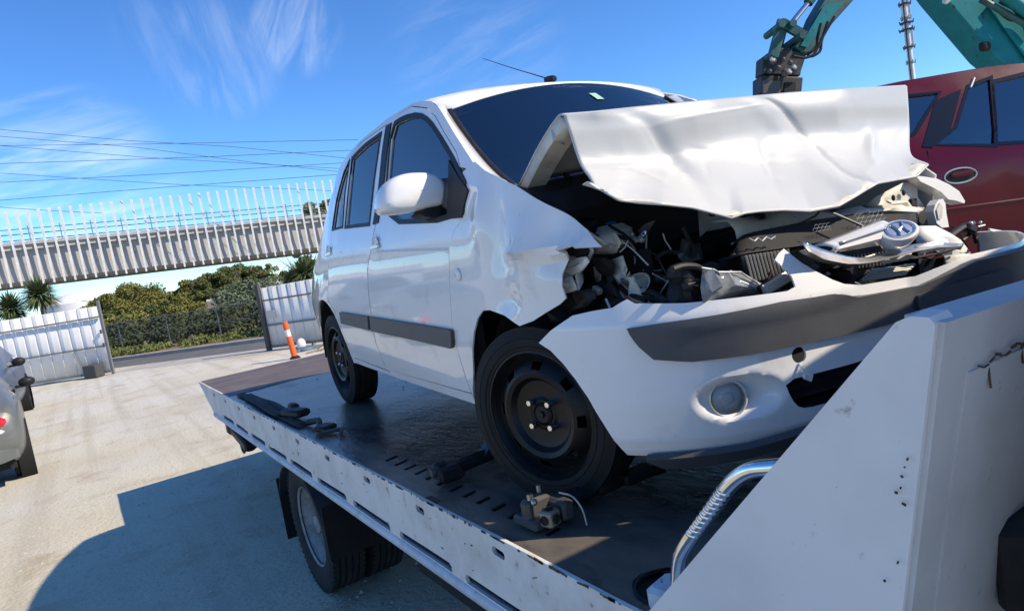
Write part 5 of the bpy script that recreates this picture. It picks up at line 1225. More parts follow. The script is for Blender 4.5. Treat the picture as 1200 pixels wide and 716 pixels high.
# left of the picture: torn headlamp and the bared inner wing
hl = [(-0.700, -0.190, 0.795), (-0.700, -0.252, 0.797), (-0.700, -0.309, 0.789), (-0.700, -0.317, 0.774), (-0.700, -0.291, 0.753), (-0.700, -0.258, 0.726), (-0.700, -0.210, 0.708), (-0.700, -0.216, 0.665), (-0.700, -0.160, 0.659), (-0.700, -0.112, 0.658), (-0.700, -0.118, 0.693), (-0.700, -0.127, 0.724), (-0.700, -0.158, 0.766)]
hh = MB()
hc = sum([Vector(p) for p in hl], Vector()) / len(hl)
rows = []
for f, d in ((1.0, 0), (.92, .012), (.78, .03), (.6, .045)): rows.append([tuple(hc + (Vector(p) - hc) * f + Vector((d, d * .6, 0))) for p in hl + hl[:1]])
o = hh.grid(rows).build('headlamp_shell', M['car_white'], bay, 30); solid(o, .003, 0)
pl('lamp_cavity', [(-0.705, -0.199, 0.785), (-0.705, -0.249, 0.792), (-0.705, -0.307, 0.787), (-0.705, -0.297, 0.766), (-0.705, -0.259, 0.763), (-0.705, -0.221, 0.768)], .01, 'matt_black')
rag('lens_fragment', [(-0.715, -0.160, 0.725), (-0.715, -0.237, 0.759), (-0.715, -0.297, 0.760), (-0.715, -0.310, 0.747), (-0.715, -0.275, 0.725), (-0.715, -0.219, 0.710), (-0.715, -0.172, 0.720)], 'lamp_clear', seed=21, amp=.006)
rag('lens_fragment', [(-0.710, -0.142, 0.705), (-0.710, -0.208, 0.712), (-0.710, -0.227, 0.669), (-0.710, -0.157, 0.660)], 'lamp_clear', seed=22, amp=.005)
MB().tube([(-0.700, -0.308, 0.788), (-0.700, -0.312, 0.771), (-0.700, -0.281, 0.747), (-0.700, -0.249, 0.724)], .006, 6).build('lamp_rim', M['alloy'], bay)
rag('wing_bracket', [(-0.580, -0.170, 0.799), (-0.580, -0.207, 0.809), (-0.580, -0.273, 0.805), (-0.580, -0.291, 0.781), (-0.580, -0.260, 0.754), (-0.580, -0.202, 0.753), (-0.580, -0.164, 0.760)], 'primer_white', seed=23, amp=.008)
rag('inner_wing', [(-0.600, -0.256, 0.732), (-0.600, -0.316, 0.746), (-0.600, -0.322, 0.706), (-0.600, -0.334, 0.679), (-0.600, -0.360, 0.661), (-0.600, -0.383, 0.615), (-0.600, -0.337, 0.611), (-0.600, -0.300, 0.633), (-0.600, -0.283, 0.661), (-0.600, -0.263, 0.692)], 'primer_white', seed=24, amp=.008)
rag('wing_bracket', [(-0.620, -0.186, 0.750), (-0.620, -0.242, 0.749), (-0.620, -0.288, 0.738), (-0.620, -0.304, 0.723), (-0.620, -0.285, 0.694), (-0.620, -0.230, 0.689), (-0.620, -0.211, 0.712)], 'matt_black', seed=25, amp=.006)
rag('wing_strut', [(-0.600, -0.164, 0.722), (-0.600, -0.204, 0.725), (-0.600, -0.195, 0.673), (-0.600, -0.164, 0.672)], 'alloy', seed=26, amp=.004)
hn = Vector([(-0.560, -0.298, 0.651)][0]); mt = Matrix.Translation(hn) @ Vector((-.55, -.6, .45)).normalized().to_track_quat('Z', 'Y').to_matrix().to_4x4() @ Matrix.Rotation(.6, 4, 'Z') @ Matrix.Diagonal((1.35, .9, 1, 1))
MB().lathe([(.020, -.06), (.026, -.03), (.034, -.008), (.037, .0), (.033, .001), (.024, -.016), (0, -.022)], 24, mt).build('air_horn', M['cream'], bay, 45)
MB().tube([(-0.570, -0.325, 0.632), (-0.570, -0.342, 0.610), (-0.570, -0.355, 0.585)], [.022, .018, .014], 10).build('air_duct', M['cream'], bay)
rag('torn_liner', [(-0.600, -0.373, 0.635), (-0.600, -0.412, 0.648), (-0.600, -0.463, 0.631), (-0.600, -0.485, 0.610), (-0.600, -0.403, 0.610)], 'black_plastic', seed=27, amp=.006)
MB().lathe([(.019, -.02), (.019, .012), (.016, .016), (0, .017)], 14, Matrix.Translation([(-0.420, -0.044, 0.829)][0])).build('filler_cap', M['cap_blue'], bay, 40)
MB().box(Vector([(-0.420, -0.036, 0.796)][0]), (.12, .12, .08), None, .02).build('fluid_tank', M['primer_white'], bay)
q = MB().tube(spline([(-0.560, -0.113, 0.825), (-0.560, -0.174, 0.801), (-0.560, -0.246, 0.800), (-0.560, -0.302, 0.785)], 4), .006, 6).tube([(-0.520, -0.168, 0.835), (-0.520, -0.228, 0.804), (-0.520, -0.270, 0.774)], .005, 6).tube(spline([(-0.620, 0.001, 0.621), (-0.620, -0.104, 0.647), (-0.620, -0.192, 0.641), (-0.620, -0.263, 0.655)], 4), .006, 6).tube(spline([(-0.600, -0.124, 0.654), (-0.600, -0.188, 0.627), (-0.600, -0.204, 0.590)], 4), .009, 6).tube(spline([(-0.600, -0.195, 0.673), (-0.600, -0.252, 0.616), (-0.600, -0.327, 0.601)], 4), .011, 7).tube(spline([(-0.600, -0.268, 0.681), (-0.600, -0.306, 0.640), (-0.600, -0.390, 0.615)], 4), .008, 7)
q.build('wiring', M['matt_black'], bay)
q = MB().box([(-0.660, -0.214, 0.645)][0], (.02, .035, .022), Matrix.Rotation(.5, 3, 'X'), .003).box([(-0.660, -0.251, 0.657)][0], (.02, .03, .02), Matrix.Rotation(.5, 3, 'X'), .003).tube([(-0.660, -0.286, 0.632), (-0.660, -0.299, 0.605)], .004, 5).ball([(-0.500, -0.286, 0.780)][0], .013, 8, 6).ball([(-0.500, -0.258, 0.780)][0], .010, 8, 6).ball([(-0.500, -0.246, 0.796)][0], .008, 8, 6); q.build('clips', M['alloy'], bay)['kind'] = 'stuff'
rag('bent_bracket', [(-0.480, -0.248, 0.806), (-0.480, -0.291, 0.822), (-0.480, -0.338, 0.830), (-0.480, -0.315, 0.810), (-0.480, -0.283, 0.788), (-0.480, -0.262, 0.782)], 'dark_steel', seed=28, amp=.004)
rag('bent_bracket', [(-0.500, -0.290, 0.798), (-0.500, -0.311, 0.806), (-0.500, -0.312, 0.793), (-0.500, -0.292, 0.775), (-0.500, -0.278, 0.778)], 'chrome', seed=29, amp=.004)
rag('wing_top', [(-0.640, -0.122, 0.874), (-0.640, -0.227, 0.830), (-0.640, -0.306, 0.784), (-0.640, -0.282, 0.784), (-0.640, -0.215, 0.817), (-0.640, -0.135, 0.855)], 'primer_white', seed=30, amp=.003)
rag('liner_flap', [(-0.700, -0.014, 0.598), (-0.700, -0.101, 0.620), (-0.700, -0.186, 0.656), (-0.700, -0.268, 0.669), (-0.700, -0.304, 0.649), (-0.700, -0.255, 0.620), (-0.700, -0.169, 0.594), (-0.700, -0.054, 0.560)], 'black_plastic', seed=31, amp=.012)
rag('liner_flap', [(-0.640, -0.180, 0.655), (-0.640, -0.294, 0.673), (-0.640, -0.339, 0.633), (-0.640, -0.343, 0.618), (-0.640, -0.207, 0.593)], 'black_plastic', seed=32, amp=.010)
# headlamp insides in the middle: black housing and broken clear cover
hb2 = MB()
for c_, s_, a_ in (([(-0.559, -0.500, 0.675)][0], (.075, .07, .05), .3), ([(-0.531, -0.500, 0.629)][0], (.10, .08, .06), -.2), ([(-0.570, -0.490, 0.632)][0], (.05, .06, .07), .5), ([(-0.516, -0.520, 0.649)][0], (.05, .05, .07), .8)): hb2.box(c_, s_, Matrix.Rotation(a_, 3, 'Y') @ Matrix.Rotation(a_ * .7, 3, 'Z'), .014)
hb2.tube(spline([(-0.627, -0.540, 0.699), (-0.592, -0.540, 0.701), (-0.546, -0.540, 0.692), (-0.517, -0.540, 0.671)], 4), .010, 8).tube(spline([(-0.596, -0.550, 0.653), (-0.557, -0.550, 0.655), (-0.538, -0.550, 0.630), (-0.554, -0.550, 0.606)], 4), .008, 8).ball([(-0.583, -0.540, 0.651)][0], .018, 12, 8)
hb2.build('lamp_housing', M['black_plastic'], bay)
rag('broken_lens', [(-0.558, -0.570, 0.690), (-0.502, -0.570, 0.670), (-0.423, -0.570, 0.657), (-0.349, -0.570, 0.602), (-0.362, -0.570, 0.586), (-0.466, -0.570, 0.596), (-0.563, -0.570, 0.603), (-0.568, -0.570, 0.639)], 'clear_plastic', seed=33, amp=.012, t=.004)
rag('broken_lens', [(-0.558, -0.580, 0.677), (-0.506, -0.580, 0.654), (-0.480, -0.580, 0.614), (-0.529, -0.580, 0.614), (-0.567, -0.580, 0.634)], 'clear_plastic', seed=34, amp=.010, t=.004)
q = MB().tube(spline([(-0.567, -0.580, 0.691), (-0.512, -0.580, 0.671), (-0.503, -0.580, 0.618)], 3), .0025, 5).tube([(-0.503, -0.580, 0.618), (-0.438, -0.580, 0.634), (-0.368, -0.580, 0.598)], .0025, 5).tube([(-0.512, -0.580, 0.671), (-0.434, -0.580, 0.658), (-0.360, -0.580, 0.604)], .0025, 5); q.build('lens_edge', M['lens_edge'] if 'lens_edge' in M else M['alloy'], bay)
q = MB()
for k in range(7):
    p = Vector([(-0.351, -0.570, 0.609)][0]) + Vector((.012 * k, -.004 * k, -.014 + .012 * math.sin(k * 2))); q.tube([p, p + Vector((.02, .0, .03 * math.sin(k * 1.7))), p + Vector((.034, .01, -.014))], .006, 6)
q.build('bent_clips', M['black_plastic'], bay)
# engine block low in the dark and a strut tower
q = MB().box((.08, -.02, .50), (.62, .36, .34), None, .04).box((.10, -.06, .72), (.46, .22, .08), None, .03).tube([(-.15, -.15, .70), (.1, -.22, .74), (.35, -.15, .70)], .03, 10); q.build('engine_block', M['black_plastic'], bay)
for x in (-.50, .50): MB().lathe([(.09, -.10), (.085, .0), (.05, .012), (0, .014)], 20, Matrix.Translation((x, .05, .86))).build('strut_tower', M['black_plastic'], bay)

# packed hoses, brackets and loose wires filling the bay
mat('hose_grey', (.05, .052, .055), .45, col2=(.09, .09, .088), nscale=20)
cl = MB(); br = MB(); dr = np.random.default_rng(5)
for k in range(46):
    x0 = -.60 + .72 * dr.random(); y0 = -.50 + .34 * dr.random(); z0 = .50 + .26 * dr.random()
    p = [Vector((x0, y0, z0))]
    for j in range(3): p.append(p[-1] + Vector((dr.normal() * .07 + .02, dr.normal() * .04, dr.normal() * .05)))
    cl.tube(spline(p, 4), .003 + .011 * dr.random() ** 2.5, 6)
cl.build('loose_hoses', M['hose_grey'], bay)['kind'] = 'stuff'
for k in range(38):
    c = (-.60 + .76 * dr.random(), -.46 + .30 * dr.random(), .52 + .22 * dr.random())
    br.box(c, (.015 + .05 * dr.random(), .01 + .03 * dr.random(), .015 + .05 * dr.random()), Matrix.Rotation(dr.normal(), 3, 'X') @ Matrix.Rotation(dr.normal(), 3, 'Z'), .004)
br.build('broken_brackets', M['hose_grey'], bay)['kind'] = 'stuff'
wt = MB()
for k in range(16):
    c = Vector((-.66 + .20 * dr.random(), -.42 + .20 * dr.random(), .56 + .24 * dr.random())); d = Vector((dr.normal(), dr.normal(), dr.normal())).normalized() * (.02 + .04 * dr.random())
    wt.tube([c - d, c + Vector((dr.normal(), dr.normal(), dr.normal())) * .008, c + d], .0022, 5)
wt.build('wire_ends', M['bright_edge'], bay)['kind'] = 'stuff'

# ================================================================== RED WAGON
rd = empty('red_wagon', (3.4189, 1.1481, 1.1000), 1.00555); tag(rd, 'dark red wagon raised behind the crushed hood, with dented rear door', 'car')
RZ = [(0, -.80), (.25, -.84), (.45, -.875), (.72, -.885), (.84, -.872), (.94, -.845), (1.36, -.66), (1.5, -.58)]
def rx_(y, z, o=0.0):
    d = .012 * math.exp(-((y + .33) / .10) ** 2 - ((z - .62) / .10) ** 2) - .010 * math.exp(-((y + .42) / .05) ** 2 - ((z - .58) / .12) ** 2) - .006 * math.exp(-((z - .60) / .02) ** 2)
    x = interp(z, RZ) + .10 * max(0, y - .2) ** 2 + .04 * max(0, -1.2 - y) ** 2
    return (x + o - d * (1 if y < .3 else 0) * -1, y, z)
def rxm(y, z, o=0.0): p = rx_(y, z, o); return (-p[0], p[1], p[2])
rroof = [(.93, 1.12), (.80, 1.30), (.55, 1.395), (.1, 1.42), (-.5, 1.42), (-1.0, 1.38), (-1.25, 1.30)]
Y0 = -3.42
def rarch(c): return [(c + .36 * math.cos(a), .30 + .36 * math.sin(a)) for a in np.linspace(0, PI, 14)]
rside = [(.95, .35)] + [(1.0, .7), (.98, .95)] + rroof + [(-1.55, 1.05), (-1.9, .93), (-2.9, .86), (-3.25, .70), (-3.35, .40), (-3.3, .25)] + [(-2.95 + .36 - .36, .25)][:0] + rarch(-2.60)[::-1][:0] + [(-2.25, .22), (-.10, .22)] + [(.78 - .0, .25)]
q1 = [(-0.830, 0.248, 1.334), (-0.830, -0.021, 1.301), (-0.830, -0.020, 1.290), (-0.830, 0.221, 1.078), (-0.830, 0.274, 1.054)]
wq = [(p[1], p[2]) for p in q1]
w1 = [(p[1], p[2]) for p in [(-0.800, 0.097, 0.963), (-0.800, -0.070, 1.046), (-0.800, -0.255, 1.302), (-0.800, -0.404, 1.332), (-0.800, -0.259, 0.904)]]
w2 = [(p[1], p[2]) for p in [(-0.800, -0.282, 0.912), (-0.800, -0.429, 1.306)]] + [(-.85, 1.34), (-.95, .84)]
wq = [(p[1], p[2]) for p in [(-0.800, -0.041, 1.299), (-0.800, 0.096, 1.178), (-0.800, 0.209, 1.070)]] + [(.36, 1.02), (.50, 1.02), (.50, 1.33)]
def rdoorbox(y0, y1): return [(y0, .27), (y1, .27), (y1 - .0, .9), (y1 - .16, 1.36), (y0 - .22, 1.36), (y0, .92)]
for nm, fac in ((rx_, (-1, 0, 0)), (rxm, (1, 0, 0))):
    hol = [w1, w2]
    b = sheet('body_side', rside, nm, M['red_paint'], rd, .09, .014, hol + [wq], fac, 45)
    for w in (w1, w2, wq):
        sheet('window', grow(w, .006), lambda y, z: nm(y, z, .012), M['window_glass'], b, .1, .004, (), fac)
        sheet('window_frame', grow(w, .022), lambda y, z: nm(y, z, -.003), M['black_gloss'], b, .08, .008, [w], fac)
    rp_ = [(p[1], p[2]) for p in [(-0.850, 0.196, 0.961), (-0.850, -0.003, 1.251), (-0.850, -0.197, 1.300), (-0.850, -0.025, 1.045), (-0.850, 0.131, 0.945)]]
    sheet('pillar_trim', rp_, lambda y, z: nm(y, z, -.004), M['black_gloss'], b, .08, .008, (), fac)
    MB().tube([nm(y, z, -.002) for y, z in [(-0.885, 0.218, 0.763)] and [(.17, .93), (.19, .75), (.16, .5), (.05, .40), (-.03, .27)]], .004, 5).build('door_seam', M['matt_black'], b)
    MB().tube([nm(y, z, -.002) for y, z in [(-.70, .95), (-.74, .6), (-.74, .27)]], .004, 5).build('door_seam', M['matt_black'], b)
    el = [(.105 * math.cos(a), .047 * math.sin(a)) for a in np.linspace(0, 2 * PI, 29)[:-1]]
    hy, hz = 0.0, .738
    MB().tube([nm(hy + p[0] * 1.0, hz + p[1], -.002) for p in el], .0055, 6, True).build('handle_surround', M['bright_edge'], b)
    sheet('handle_recess', [(hy + p[0] * .96, hz + p[1] * .93) for p in el], lambda y, z: nm(y, z, -.0015), M['black_plastic'], b, .04, .003, (), fac)
    MB().box(nm(hy - .01, hz + .012, -.008), (.02, .15, .038), None, .008).build('door_handle', M['red_paint'], b)
    MB().tube([nm(y, z, -.004) for y, z in [(.3, .545), (-.3, .525), (-1.5, .50)]], .008, 6).build('side_moulding', M['red_paint'], b)
    MB().tube([nm(y, z, -.004) for y, z in [(-.31, 1.36), (-.26, 1.30)]], .008, 6).build('roof_rack_mount', M['bright_edge'], b)
US2 = np.linspace(-1, 1, 15); rows = []
for y, z in [(1.0, .35), (1.02, .7), (1.0, .95)] + rroof + [(-1.55, 1.05), (-1.9, .93), (-2.9, .86), (-3.25, .70), (-3.35, .40), (-3.3, .25)]:
    x = abs(rx_(y, z)[0]); rows.append([(x * u, y + (.05 if y > .8 else (-.12 if y < -1.0 else 0)) * (1 - u * u), z + (.05 * (1 - abs(u) ** 2.5) if z > .8 else 0)) for u in US2])
rt = MB().grid(rows).build('roof', M['red_paint'], rd, 40); solid(rt, .012, -1)
MB().grid([[(x, y - .012, z + .016) for x, y, z in r[2:-2]] for r in rows[9:11]]).build('windscreen', M['window_glass'], rt)
MB().grid([[(x, y + .014, z + .004) for x, y, z in r[2:-2]] for r in rows[2:4]]).build('rear_window', M['window_glass'], rt)
MB().box((0, -1.2, .3), (1.5, 4.2, .25)).build('underbody', M['matt_black'], rd)
for x in (-.36, .36):
    s = MB().box((x, -.72, .55), (.48, .5, .16), None, .05).build('seat', M['seat_cloth'], rd); MB().box((x, -.42, .85), (.46, .13, .55), Matrix.Rotation(R(-14), 3, 'X'), .05).build('backrest', M['seat_cloth'], s); MB().box((x, -.34, 1.16), (.24, .09, .16), None, .03).build('headrest', M['seat_cloth'], s)
s = MB().box((0, .15, .55), (1.3, .45, .16), None, .05).build('rear_bench', M['seat_cloth'], rd); MB().box((0, .40, .8), (1.3, .13, .45), Matrix.Rotation(R(-10), 3, 'X'), .05).build('backrest', M['seat_cloth'], s)
for y in (.30, -2.55):
    for sx in (-1, 1):
        w = obj('wheel', ty, M['rubber'], rd); w.location = (sx * .74, y, .29); w.rotation_euler = (0, sx * R(90), 0); obj('rim', rmh, M['alloy'], w)
# the plain steel stand carrying it
sd_ = empty('steel_stand', ((3.4189, 1.1481, 1.1000)[0], (3.4189, 1.1481, 1.1000)[1], 0), 1.00555); tag(sd_, 'dark steel stand holding the red wagon up at deck height', 'stand')
zt = (3.4189, 1.1481, 1.1000)[2]
MB().box((0, -1.15, zt - .05), (1.75, 4.6, .08)).build('platform', M['dark_steel'], sd_)
lg = MB().box((0, 0, (zt - .09) / 2), (.12, .12, zt - .09)).mesh('leg')
for x in (-.75, .75):
    for y in (.95, -1.15, -3.25): obj('leg', lg, M['dark_steel'], sd_).location = (x, y, 0)

# ================================================================== EXCAVATOR
ex = empty('excavator', [(15.240, 3.306, 0.701)][0]); ex.location.z = 0; tag(ex, 'teal excavator with raised boom and dark grab behind the red wagon', 'excavator')
EO = Vector(ex.location)
def E_(pts): return [Vector(p) - EO for p in pts]
side_v = (_f - Vector((0, 0, _f.z))).normalized()          # the arm's plane faces the yard
def slab(name, pts, t, m, parent=ex, bev=True):
    P = E_(pts); o = MB().prism([p - side_v * t / 2 for p in P], side_v * t).build(name, m, parent)
    if bev:
        bvm = o.modifiers.new('edge', 'BEVEL'); bvm.width = .02; bvm.segments = 2
    return o
bm1 = slab('boom', [(11.112, 4.716, 6.019), (11.446, 4.534, 6.288), (12.018, 4.146, 6.052), (12.546, 3.710, 5.120), (13.021, 3.292, 4.047), (13.670, 2.724, 2.602), (13.596, 2.657, 1.546), (13.126, 2.965, 1.640), (12.736, 3.333, 2.758), (12.079, 3.851, 3.684), (11.533, 4.324, 4.864)], .62, M['teal_paint'])
MB().tube(E_([p for p in [(11.396, 4.020, 4.770), (11.442, 3.989, 4.746)]]), .09, 16).build('boom_badge', M['reflective_white'], bm1)
slab('boom_plate', [(11.923, 3.609, 4.497), (12.200, 3.463, 4.769), (12.684, 3.049, 3.782), (13.111, 2.653, 2.628), (12.811, 2.815, 2.362), (12.269, 3.289, 3.568)], .03, M['teal_paint'], bm1, False)
MB().tube(E_([(11.683, 3.605, 4.598), (12.201, 3.222, 4.084), (12.847, 2.690, 2.958)]), .055, 8).build('boom_pipe', M['teal_dark'], bm1)
MB().tube(E_([(11.887, 3.358, 4.597), (12.162, 3.145, 4.252), (12.721, 2.707, 3.472)]), [.10, .10, .10], 12).build('boom_cylinder', M['teal_paint'], bm1)
MB().tube(E_([(11.479, 3.607, 5.060), (11.862, 3.305, 4.520)]), .05, 10).build('cylinder_rod', M['chrome'], bm1)
q = MB(); q.box(E_([(11.700, 3.631, 3.829)])[0], (.22, .12, .14), None, .03); q.build('work_light', M['matt_black'], bm1)
q = MB()
for a in ([(11.930, 3.490, 4.425), (12.064, 3.383, 4.222), (12.220, 3.274, 4.132), (12.349, 3.167, 3.900)], [(11.939, 3.435, 4.518), (12.125, 3.297, 4.334), (12.195, 3.222, 4.056)], [(12.121, 3.325, 4.569), (12.204, 3.236, 4.230), (12.205, 3.194, 3.849)]): q.tube(spline(E_(a), 4), .035, 6)
q.build('hose', M['grab_steel'], bm1)
st_ = slab('stick', [(11.458, 4.533, 6.347), (11.123, 4.716, 6.078), (10.380, 5.079, 5.079), (9.868, 5.354, 4.615), (9.541, 5.521, 4.252), (9.430, 5.594, 4.275), (9.326, 5.674, 4.403), (9.572, 5.541, 4.613), (9.745, 5.464, 4.915), (9.950, 5.363, 5.180), (10.600, 5.042, 6.029), (11.175, 4.741, 6.618)], .42, M['teal_dark'])
slab('stick_plate', [(10.046, 4.999, 5.018), (9.589, 5.244, 4.600), (9.364, 5.359, 4.345), (9.272, 5.422, 4.393), (9.508, 5.306, 4.706), (9.744, 5.190, 5.018)], .02, M['teal_paint'], st_, False)
MB().tube(E_([(10.144, 4.954, 5.835), (9.461, 5.305, 5.077)]), .085, 12).build('bucket_cylinder', M['teal_dark'], st_)
MB().tube(E_([(9.508, 5.280, 5.127), (9.168, 5.460, 4.792)]), .045, 10).build('cylinder_rod', M['chrome'], st_)
lk = MB()
def bar(a, b, w, t, d0): 
    P = E_(a + b); d = (P[1] - P[0]).normalized(); n = d.cross(side_v).normalized() * w / 2
    lk.prism([P[0] - n - d * w * .4, P[1] - n + d * w * .4, P[1] + n + d * w * .4, P[0] + n - d * w * .4], side_v * t)
for dd in (0,):
    bar([(8.986, 5.516, 4.792)], [(8.785, 5.593, 4.327)], .17, .08, 0); bar([(9.527, 5.841, 4.924)], [(9.316, 5.922, 4.437)], .17, .08, 0)
    bar([(8.982, 5.481, 4.780)], [(9.213, 5.311, 4.556)], .15, .08, 0); bar([(9.571, 5.837, 4.924)], [(9.801, 5.666, 4.691)], .15, .08, 0)
for p in [(8.846, 5.423, 4.755), (9.002, 5.321, 4.738), (9.095, 5.238, 4.514), (8.647, 5.499, 4.296)]:
    c = Vector(p) - EO; lk.tube([c, c + side_v * .7], .06, 12)
lk.build('linkage', M['teal_dark'], st_)
gbx = slab('grab', [(8.862, 5.960, 4.327), (8.933, 5.912, 4.297), (9.008, 5.878, 4.420), (9.113, 5.812, 4.430), (9.224, 5.739, 4.408), (9.374, 5.635, 4.317), (9.515, 5.545, 4.319), (9.445, 5.572, 4.149), (9.361, 5.606, 3.983), (9.332, 5.616, 3.897), (8.793, 5.972, 4.035)], .36, M['grab_steel'])
slab('grab_base', [(8.763, 5.989, 4.010), (9.351, 5.600, 3.862), (9.276, 5.620, 3.602), (8.707, 5.993, 3.716)], .45, M['grab_steel'], gbx)
slab('grab_plate', [(8.572, 5.741, 3.897), (8.810, 5.583, 3.835), (8.772, 5.586, 3.634), (8.530, 5.744, 3.682)], .06, M['dark_steel'], gbx, False); slab('grab_plate', [(8.868, 5.544, 3.808), (9.024, 5.441, 3.777), (8.977, 5.451, 3.593), (8.820, 5.554, 3.624)], .06, M['matt_black'], gbx, False)
slab('grab_claw', [(8.719, 5.985, 3.713), (8.843, 5.904, 3.688), (8.788, 5.893, 3.271), (8.686, 5.943, 3.139), (8.629, 6.005, 3.379)], .5, M['grab_steel'], gbx); slab('grab_claw', [(9.140, 5.709, 3.629), (9.288, 5.611, 3.599), (9.248, 5.600, 3.256), (9.082, 5.684, 3.059), (9.036, 5.730, 3.222)], .5, M['grab_steel'], gbx)
q = MB()
for p, r in zip([(8.706, 5.592, 4.183), (8.756, 5.546, 4.055), (8.836, 5.484, 3.950), (8.940, 5.435, 4.107), (8.961, 5.405, 3.954), (8.626, 5.625, 4.021), (8.855, 5.497, 4.183)], (.06, .05, .07, .045, .05, .04, .04)): q.ball(Vector(p) - EO, r, 10, 6)
q.build('grab_motor', M['dull_steel'] if False else M['dark_steel'], gbx)
q = MB()
for p in [(8.921, 5.354, 4.011), (8.836, 5.401, 3.954), (8.636, 5.555, 4.200)]: q.box(Vector(p) - EO, (.10, .05, .06), Matrix.Rotation(.4, 3, 'Y'), .01)
q.build('valve_block', M['alloy'], gbx)
q = MB()
for a in ([(9.068, 5.219, 4.182), (9.145, 5.172, 4.196), (9.250, 5.116, 4.293), (9.288, 5.107, 4.432), (9.379, 5.073, 4.648)], [(9.087, 5.204, 4.149), (9.170, 5.150, 4.133), (9.281, 5.086, 4.199), (9.337, 5.069, 4.363), (9.479, 5.010, 4.657)], [(8.803, 5.267, 4.167), (8.962, 5.160, 4.106), (9.107, 5.074, 4.165), (9.261, 5.001, 4.395), (9.490, 4.889, 4.698)]): q.tube(spline(E_(a), 5), .024, 6)
q.build('hose', M['matt_black'], st_)
# house, cab, tracks
hs_ = empty('house', (0, 0, 0)); hs_.parent = ex
def B(name, c, d, m, parent=ex, bev=.06): 
    P = Vector(c) - EO; return MB().box(P, d, Matrix.Rotation(1.00555 - R(90), 3, 'Z'), bev).build(name, M[m], parent)
B('counterweight', [(14.273, 4.108, 2.443)][0], (2.2, 2.4, 1.15), 'teal_paint'); B('engine_cover', [(12.844, 3.934, 2.348)][0], (1.3, 1.0, .35), 'cream')
hc_ = [(16.969, 3.560, 2.185)][0]; B('cab', hc_, (1.5, 1.3, 1.7), 'teal_paint'); B('upper_deck', (hc_[0], hc_[1], 1.35), (3.4, 2.5, .7), 'teal_paint')
MB().lathe([(.09, -.12), (.09, .05), (.06, .11), (0, .12)], 14, Matrix.Translation(Vector([(12.338, 4.058, 2.727)][0]) - EO)).build('beacon', M['orange_lamp'], ex, 50)
for k in (-1, 1): B('track', (hc_[0] - .3 + k * .9 * .53, hc_[1] + k * .9 * .85, .5), (3.8, .6, .95), 'dark_steel', ex, .3)

# ================================================================== MAST
MP = [(62.852, 29.449, 10.375)][0]
ms = empty('antenna_mast', (MP[0], MP[1], 0)); tag(ms, 'slender steel mast with antenna rings rising behind the red wagon', 'mast')
MB().tube([(0, 0, 0), (0, 0, 14.3), (0, 0, 30)], [.30, .22, .16], 14).build('pole', M['fin_steel'], ms, 50)
MB().tube([(-.42, -.1, 0), (-.36, -.1, 30)], .07, 8).build('cable_run', M['dark_steel'], ms)
for z, r in ((12.9, .42), (14.4, .55), (15.0, .5), (15.4, .38), (11.6, .34), (16.6, .45)):
    q = MB().lathe([(.2, -.05), (r, -.05), (r, .05), (.2, .05), (.2, -.05)], 14, Matrix.Translation((0, 0, z)))
    for k in range(5): a = k * 1.256 + z; q.tube([(r * math.cos(a), r * math.sin(a), z - .15), (r * 1.15 * math.cos(a), r * 1.15 * math.sin(a), z + .18)], .05, 6)
    q.build('antenna_ring', M['dark_steel'] if r > .4 else M['dull_steel'], ms)
for z in (13.6, 15.9, 17.6):
    q = MB()
    for k in range(3): a = k * 2.09 + z; q.box((.34 * math.cos(a), .34 * math.sin(a), z), (.16, .10, 1.3), Matrix.Rotation(a, 3, 'Z'), .02)
    q.build('antenna_panel', M['fin_steel'], ms)

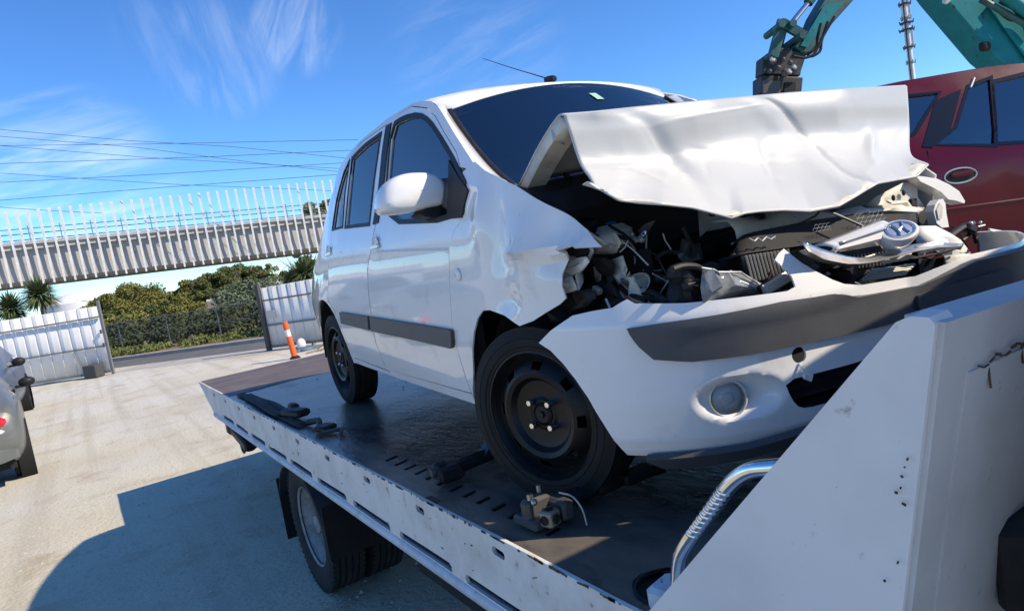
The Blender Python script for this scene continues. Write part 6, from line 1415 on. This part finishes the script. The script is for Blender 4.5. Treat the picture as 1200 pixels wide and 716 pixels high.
# ================================================================== CARS AT THE LEFT EDGE
def small_car(name, loc, rz, paint, label, front, lamp):
    """a saloon shell lofted from cross sections; front end at +y"""
    t = empty(name, loc, rz); tag(t, label, 'car')
    st = [(-2.2, .50, .62, .80, .72), (-2.12, .33, .90, .98, .80), (-1.9, .28, 1.00, 1.06, .845), (-1.45, .26, .98, 1.14, .87), (-.75, .25, .96, 1.42, .88), (.0, .25, .94, 1.46, .885), (.55, .25, .93, 1.40, .885), (1.15, .26, .94, 1.06, .875), (1.7, .28, .86, .92, .85), (2.05, .35, .72, .78, .79), (2.2, .48, .6, .64, .68)]
    rows = []
    for y, z0, zb, zt, w in st:
        gh = zt > zb + .2; wt = w * (.70 if gh else .82); half = [(w * .86, z0), (w * .985, z0 + .12), (w, z0 + (zb - z0) * .5), (w * .985, zb - .06), (w * .95, zb)]
        half += [(wt + (w * .93 - wt) * .5, zb + (zt - zb) * .5), (wt, zt - .05), (wt * .86, zt - .005), (wt * .45, zt + .015), (0, zt + .02)]
        rows.append([(x, y, z) for x, z in half] + [(-x, y, z) for x, z in half[-2::-1]])
    b = MB().grid(rows); b.f.append(tuple(range(len(rows[0])))); b.f.append(tuple(range(len(rows[0]) * (len(rows) - 1), len(rows[0]) * len(rows)))[::-1])
    body = b.build('body', M[paint], t, 30)
    sbm = body.modifiers.new('round', 'SUBSURF'); sbm.levels = 1; sbm.render_levels = 2
    for sx in (-1, 1):
        for k in ((3, 4), (4, 5), (5, 6)):
            r = []
            for i in k:
                y, z0, zb, zt, w = st[i]; top = max(zt - .09, zb + .06)
                r.append([(sx * (w * .945 + .004), y, zb + .03), (sx * ((w * .70 if zt > zb + .2 else w * .8) * .55 + w * .93 * .45 + .012), y, (zb + top) / 2), (sx * ((w * .70 if zt > zb + .2 else w * .82) + .012), y, top)])
            MB().grid(r).build('side_window', M['dark_glass'], body, 40)
        for y in (-1.35, 1.35):
            w = obj('wheel', ty, M['rubber'], t); w.location = (sx * .755, y, .315); w.scale = (1.1, 1.1, 1.2); w.rotation_euler = (0, sx * R(90), 0); obj('rim', rmh, M['alloy'], w)
            MB().lathe([(.38, -.15), (.38, .012), (.33, .012)], 28, Matrix.Translation((sx * .868, y, .33)) @ Matrix.Rotation(sx * R(90), 4, 'Y')).build('wheel_arch', M['matt_black'], body)
        m_ = MB().ball((sx * 1.0, .62, 1.03), (.11, .07, .075), 12, 8).box((sx * .9, .62, .98), (.12, .05, .04), None, .01).build('door_mirror', M['black_plastic'], t, 50)
        MB().ball((sx * .56, -2.08, .80), (.17, .12, .10), 14, 8).build('tail_lamp', M['lamp_red'], t, 50); MB().ball((sx * .56, -2.10, .70), (.15, .10, .05), 12, 8).build('reversing_lamp', M['lamp_clear'], t, 50)
        hl_ = MB().ball((sx * .64, 1.98, .68), (.20, .16, .09), 14, 8).build('headlight', M['lamp_clear'], t, 50); MB().ball((sx * .80, 1.84, .70), (.045, .10, .05), 10, 8).build('indicator', M['lamp_amber'], hl_, 50)
    MB().grid([[(x * .80, y + .03, z + .02) for x, y, z in rows[i][5:14]] for i in (6, 7)]).build('windscreen', M['dark_glass'], body, 40); MB().grid([[(x * .80, y - .03, z + .02) for x, y, z in rows[i][5:14]] for i in (3, 4)]).build('rear_window', M['dark_glass'], body, 40)
    MB().box((0, -2.17, .42), (1.5, .1, .16), None, .03).build('rear_bumper', M[paint], t); MB().box((0, 2.16, .42), (1.45, .1, .18), None, .03).build('front_bumper', M['black_plastic'], t); MB().box((0, 2.12, .62), (.7, .06, .14), None, .02).build('grille', M['black_plastic'], t)
    MB().box((0, 0, .3), (1.4, 4.0, .15)).build('underbody', M['matt_black'], t)
    return t
small_car('silver_saloon', (-3.66, 10.35, 0), R(4), 'silver_paint', 'silver-grey saloon cut by the left edge, its red tail lamp toward us', False, 'lamp_red')
c2 = small_car('parked_suv', (-4.02, 15.6, 0), R(178), 'blue_grey_paint', 'dark blue-grey car behind the silver saloon, facing us with a black mirror', True, 'lamp_clear')
c2.scale = (1.05, 1.05, 1.15)
lo_ = empty('yellow_loader', [(-4.548, 32.005, -0.000)][0] if False else sn(-22.6, 11.4), .4); tag(lo_, 'small rusty yellow machine frame in front of the white gate', 'machine')
MB().box((0, 0, .55), (.9, .5, .25), None, .04).box((.3, 0, .9), (.25, .35, .5), None, .03).build('chassis', M['yellow_paint'], lo_)
MB().tube([(-.5, -.25, .2), (-.45, -.25, 1.5), (.45, -.25, 1.55), (.5, -.25, .2)], .05, 8).build('roll_frame', M['timber'], lo_)
for x in (-.4, .4):
    w = MB().tube([(x, -.35, .25), (x, .35, .25)], .25, 16).build('roller', M['rubber'], lo_)
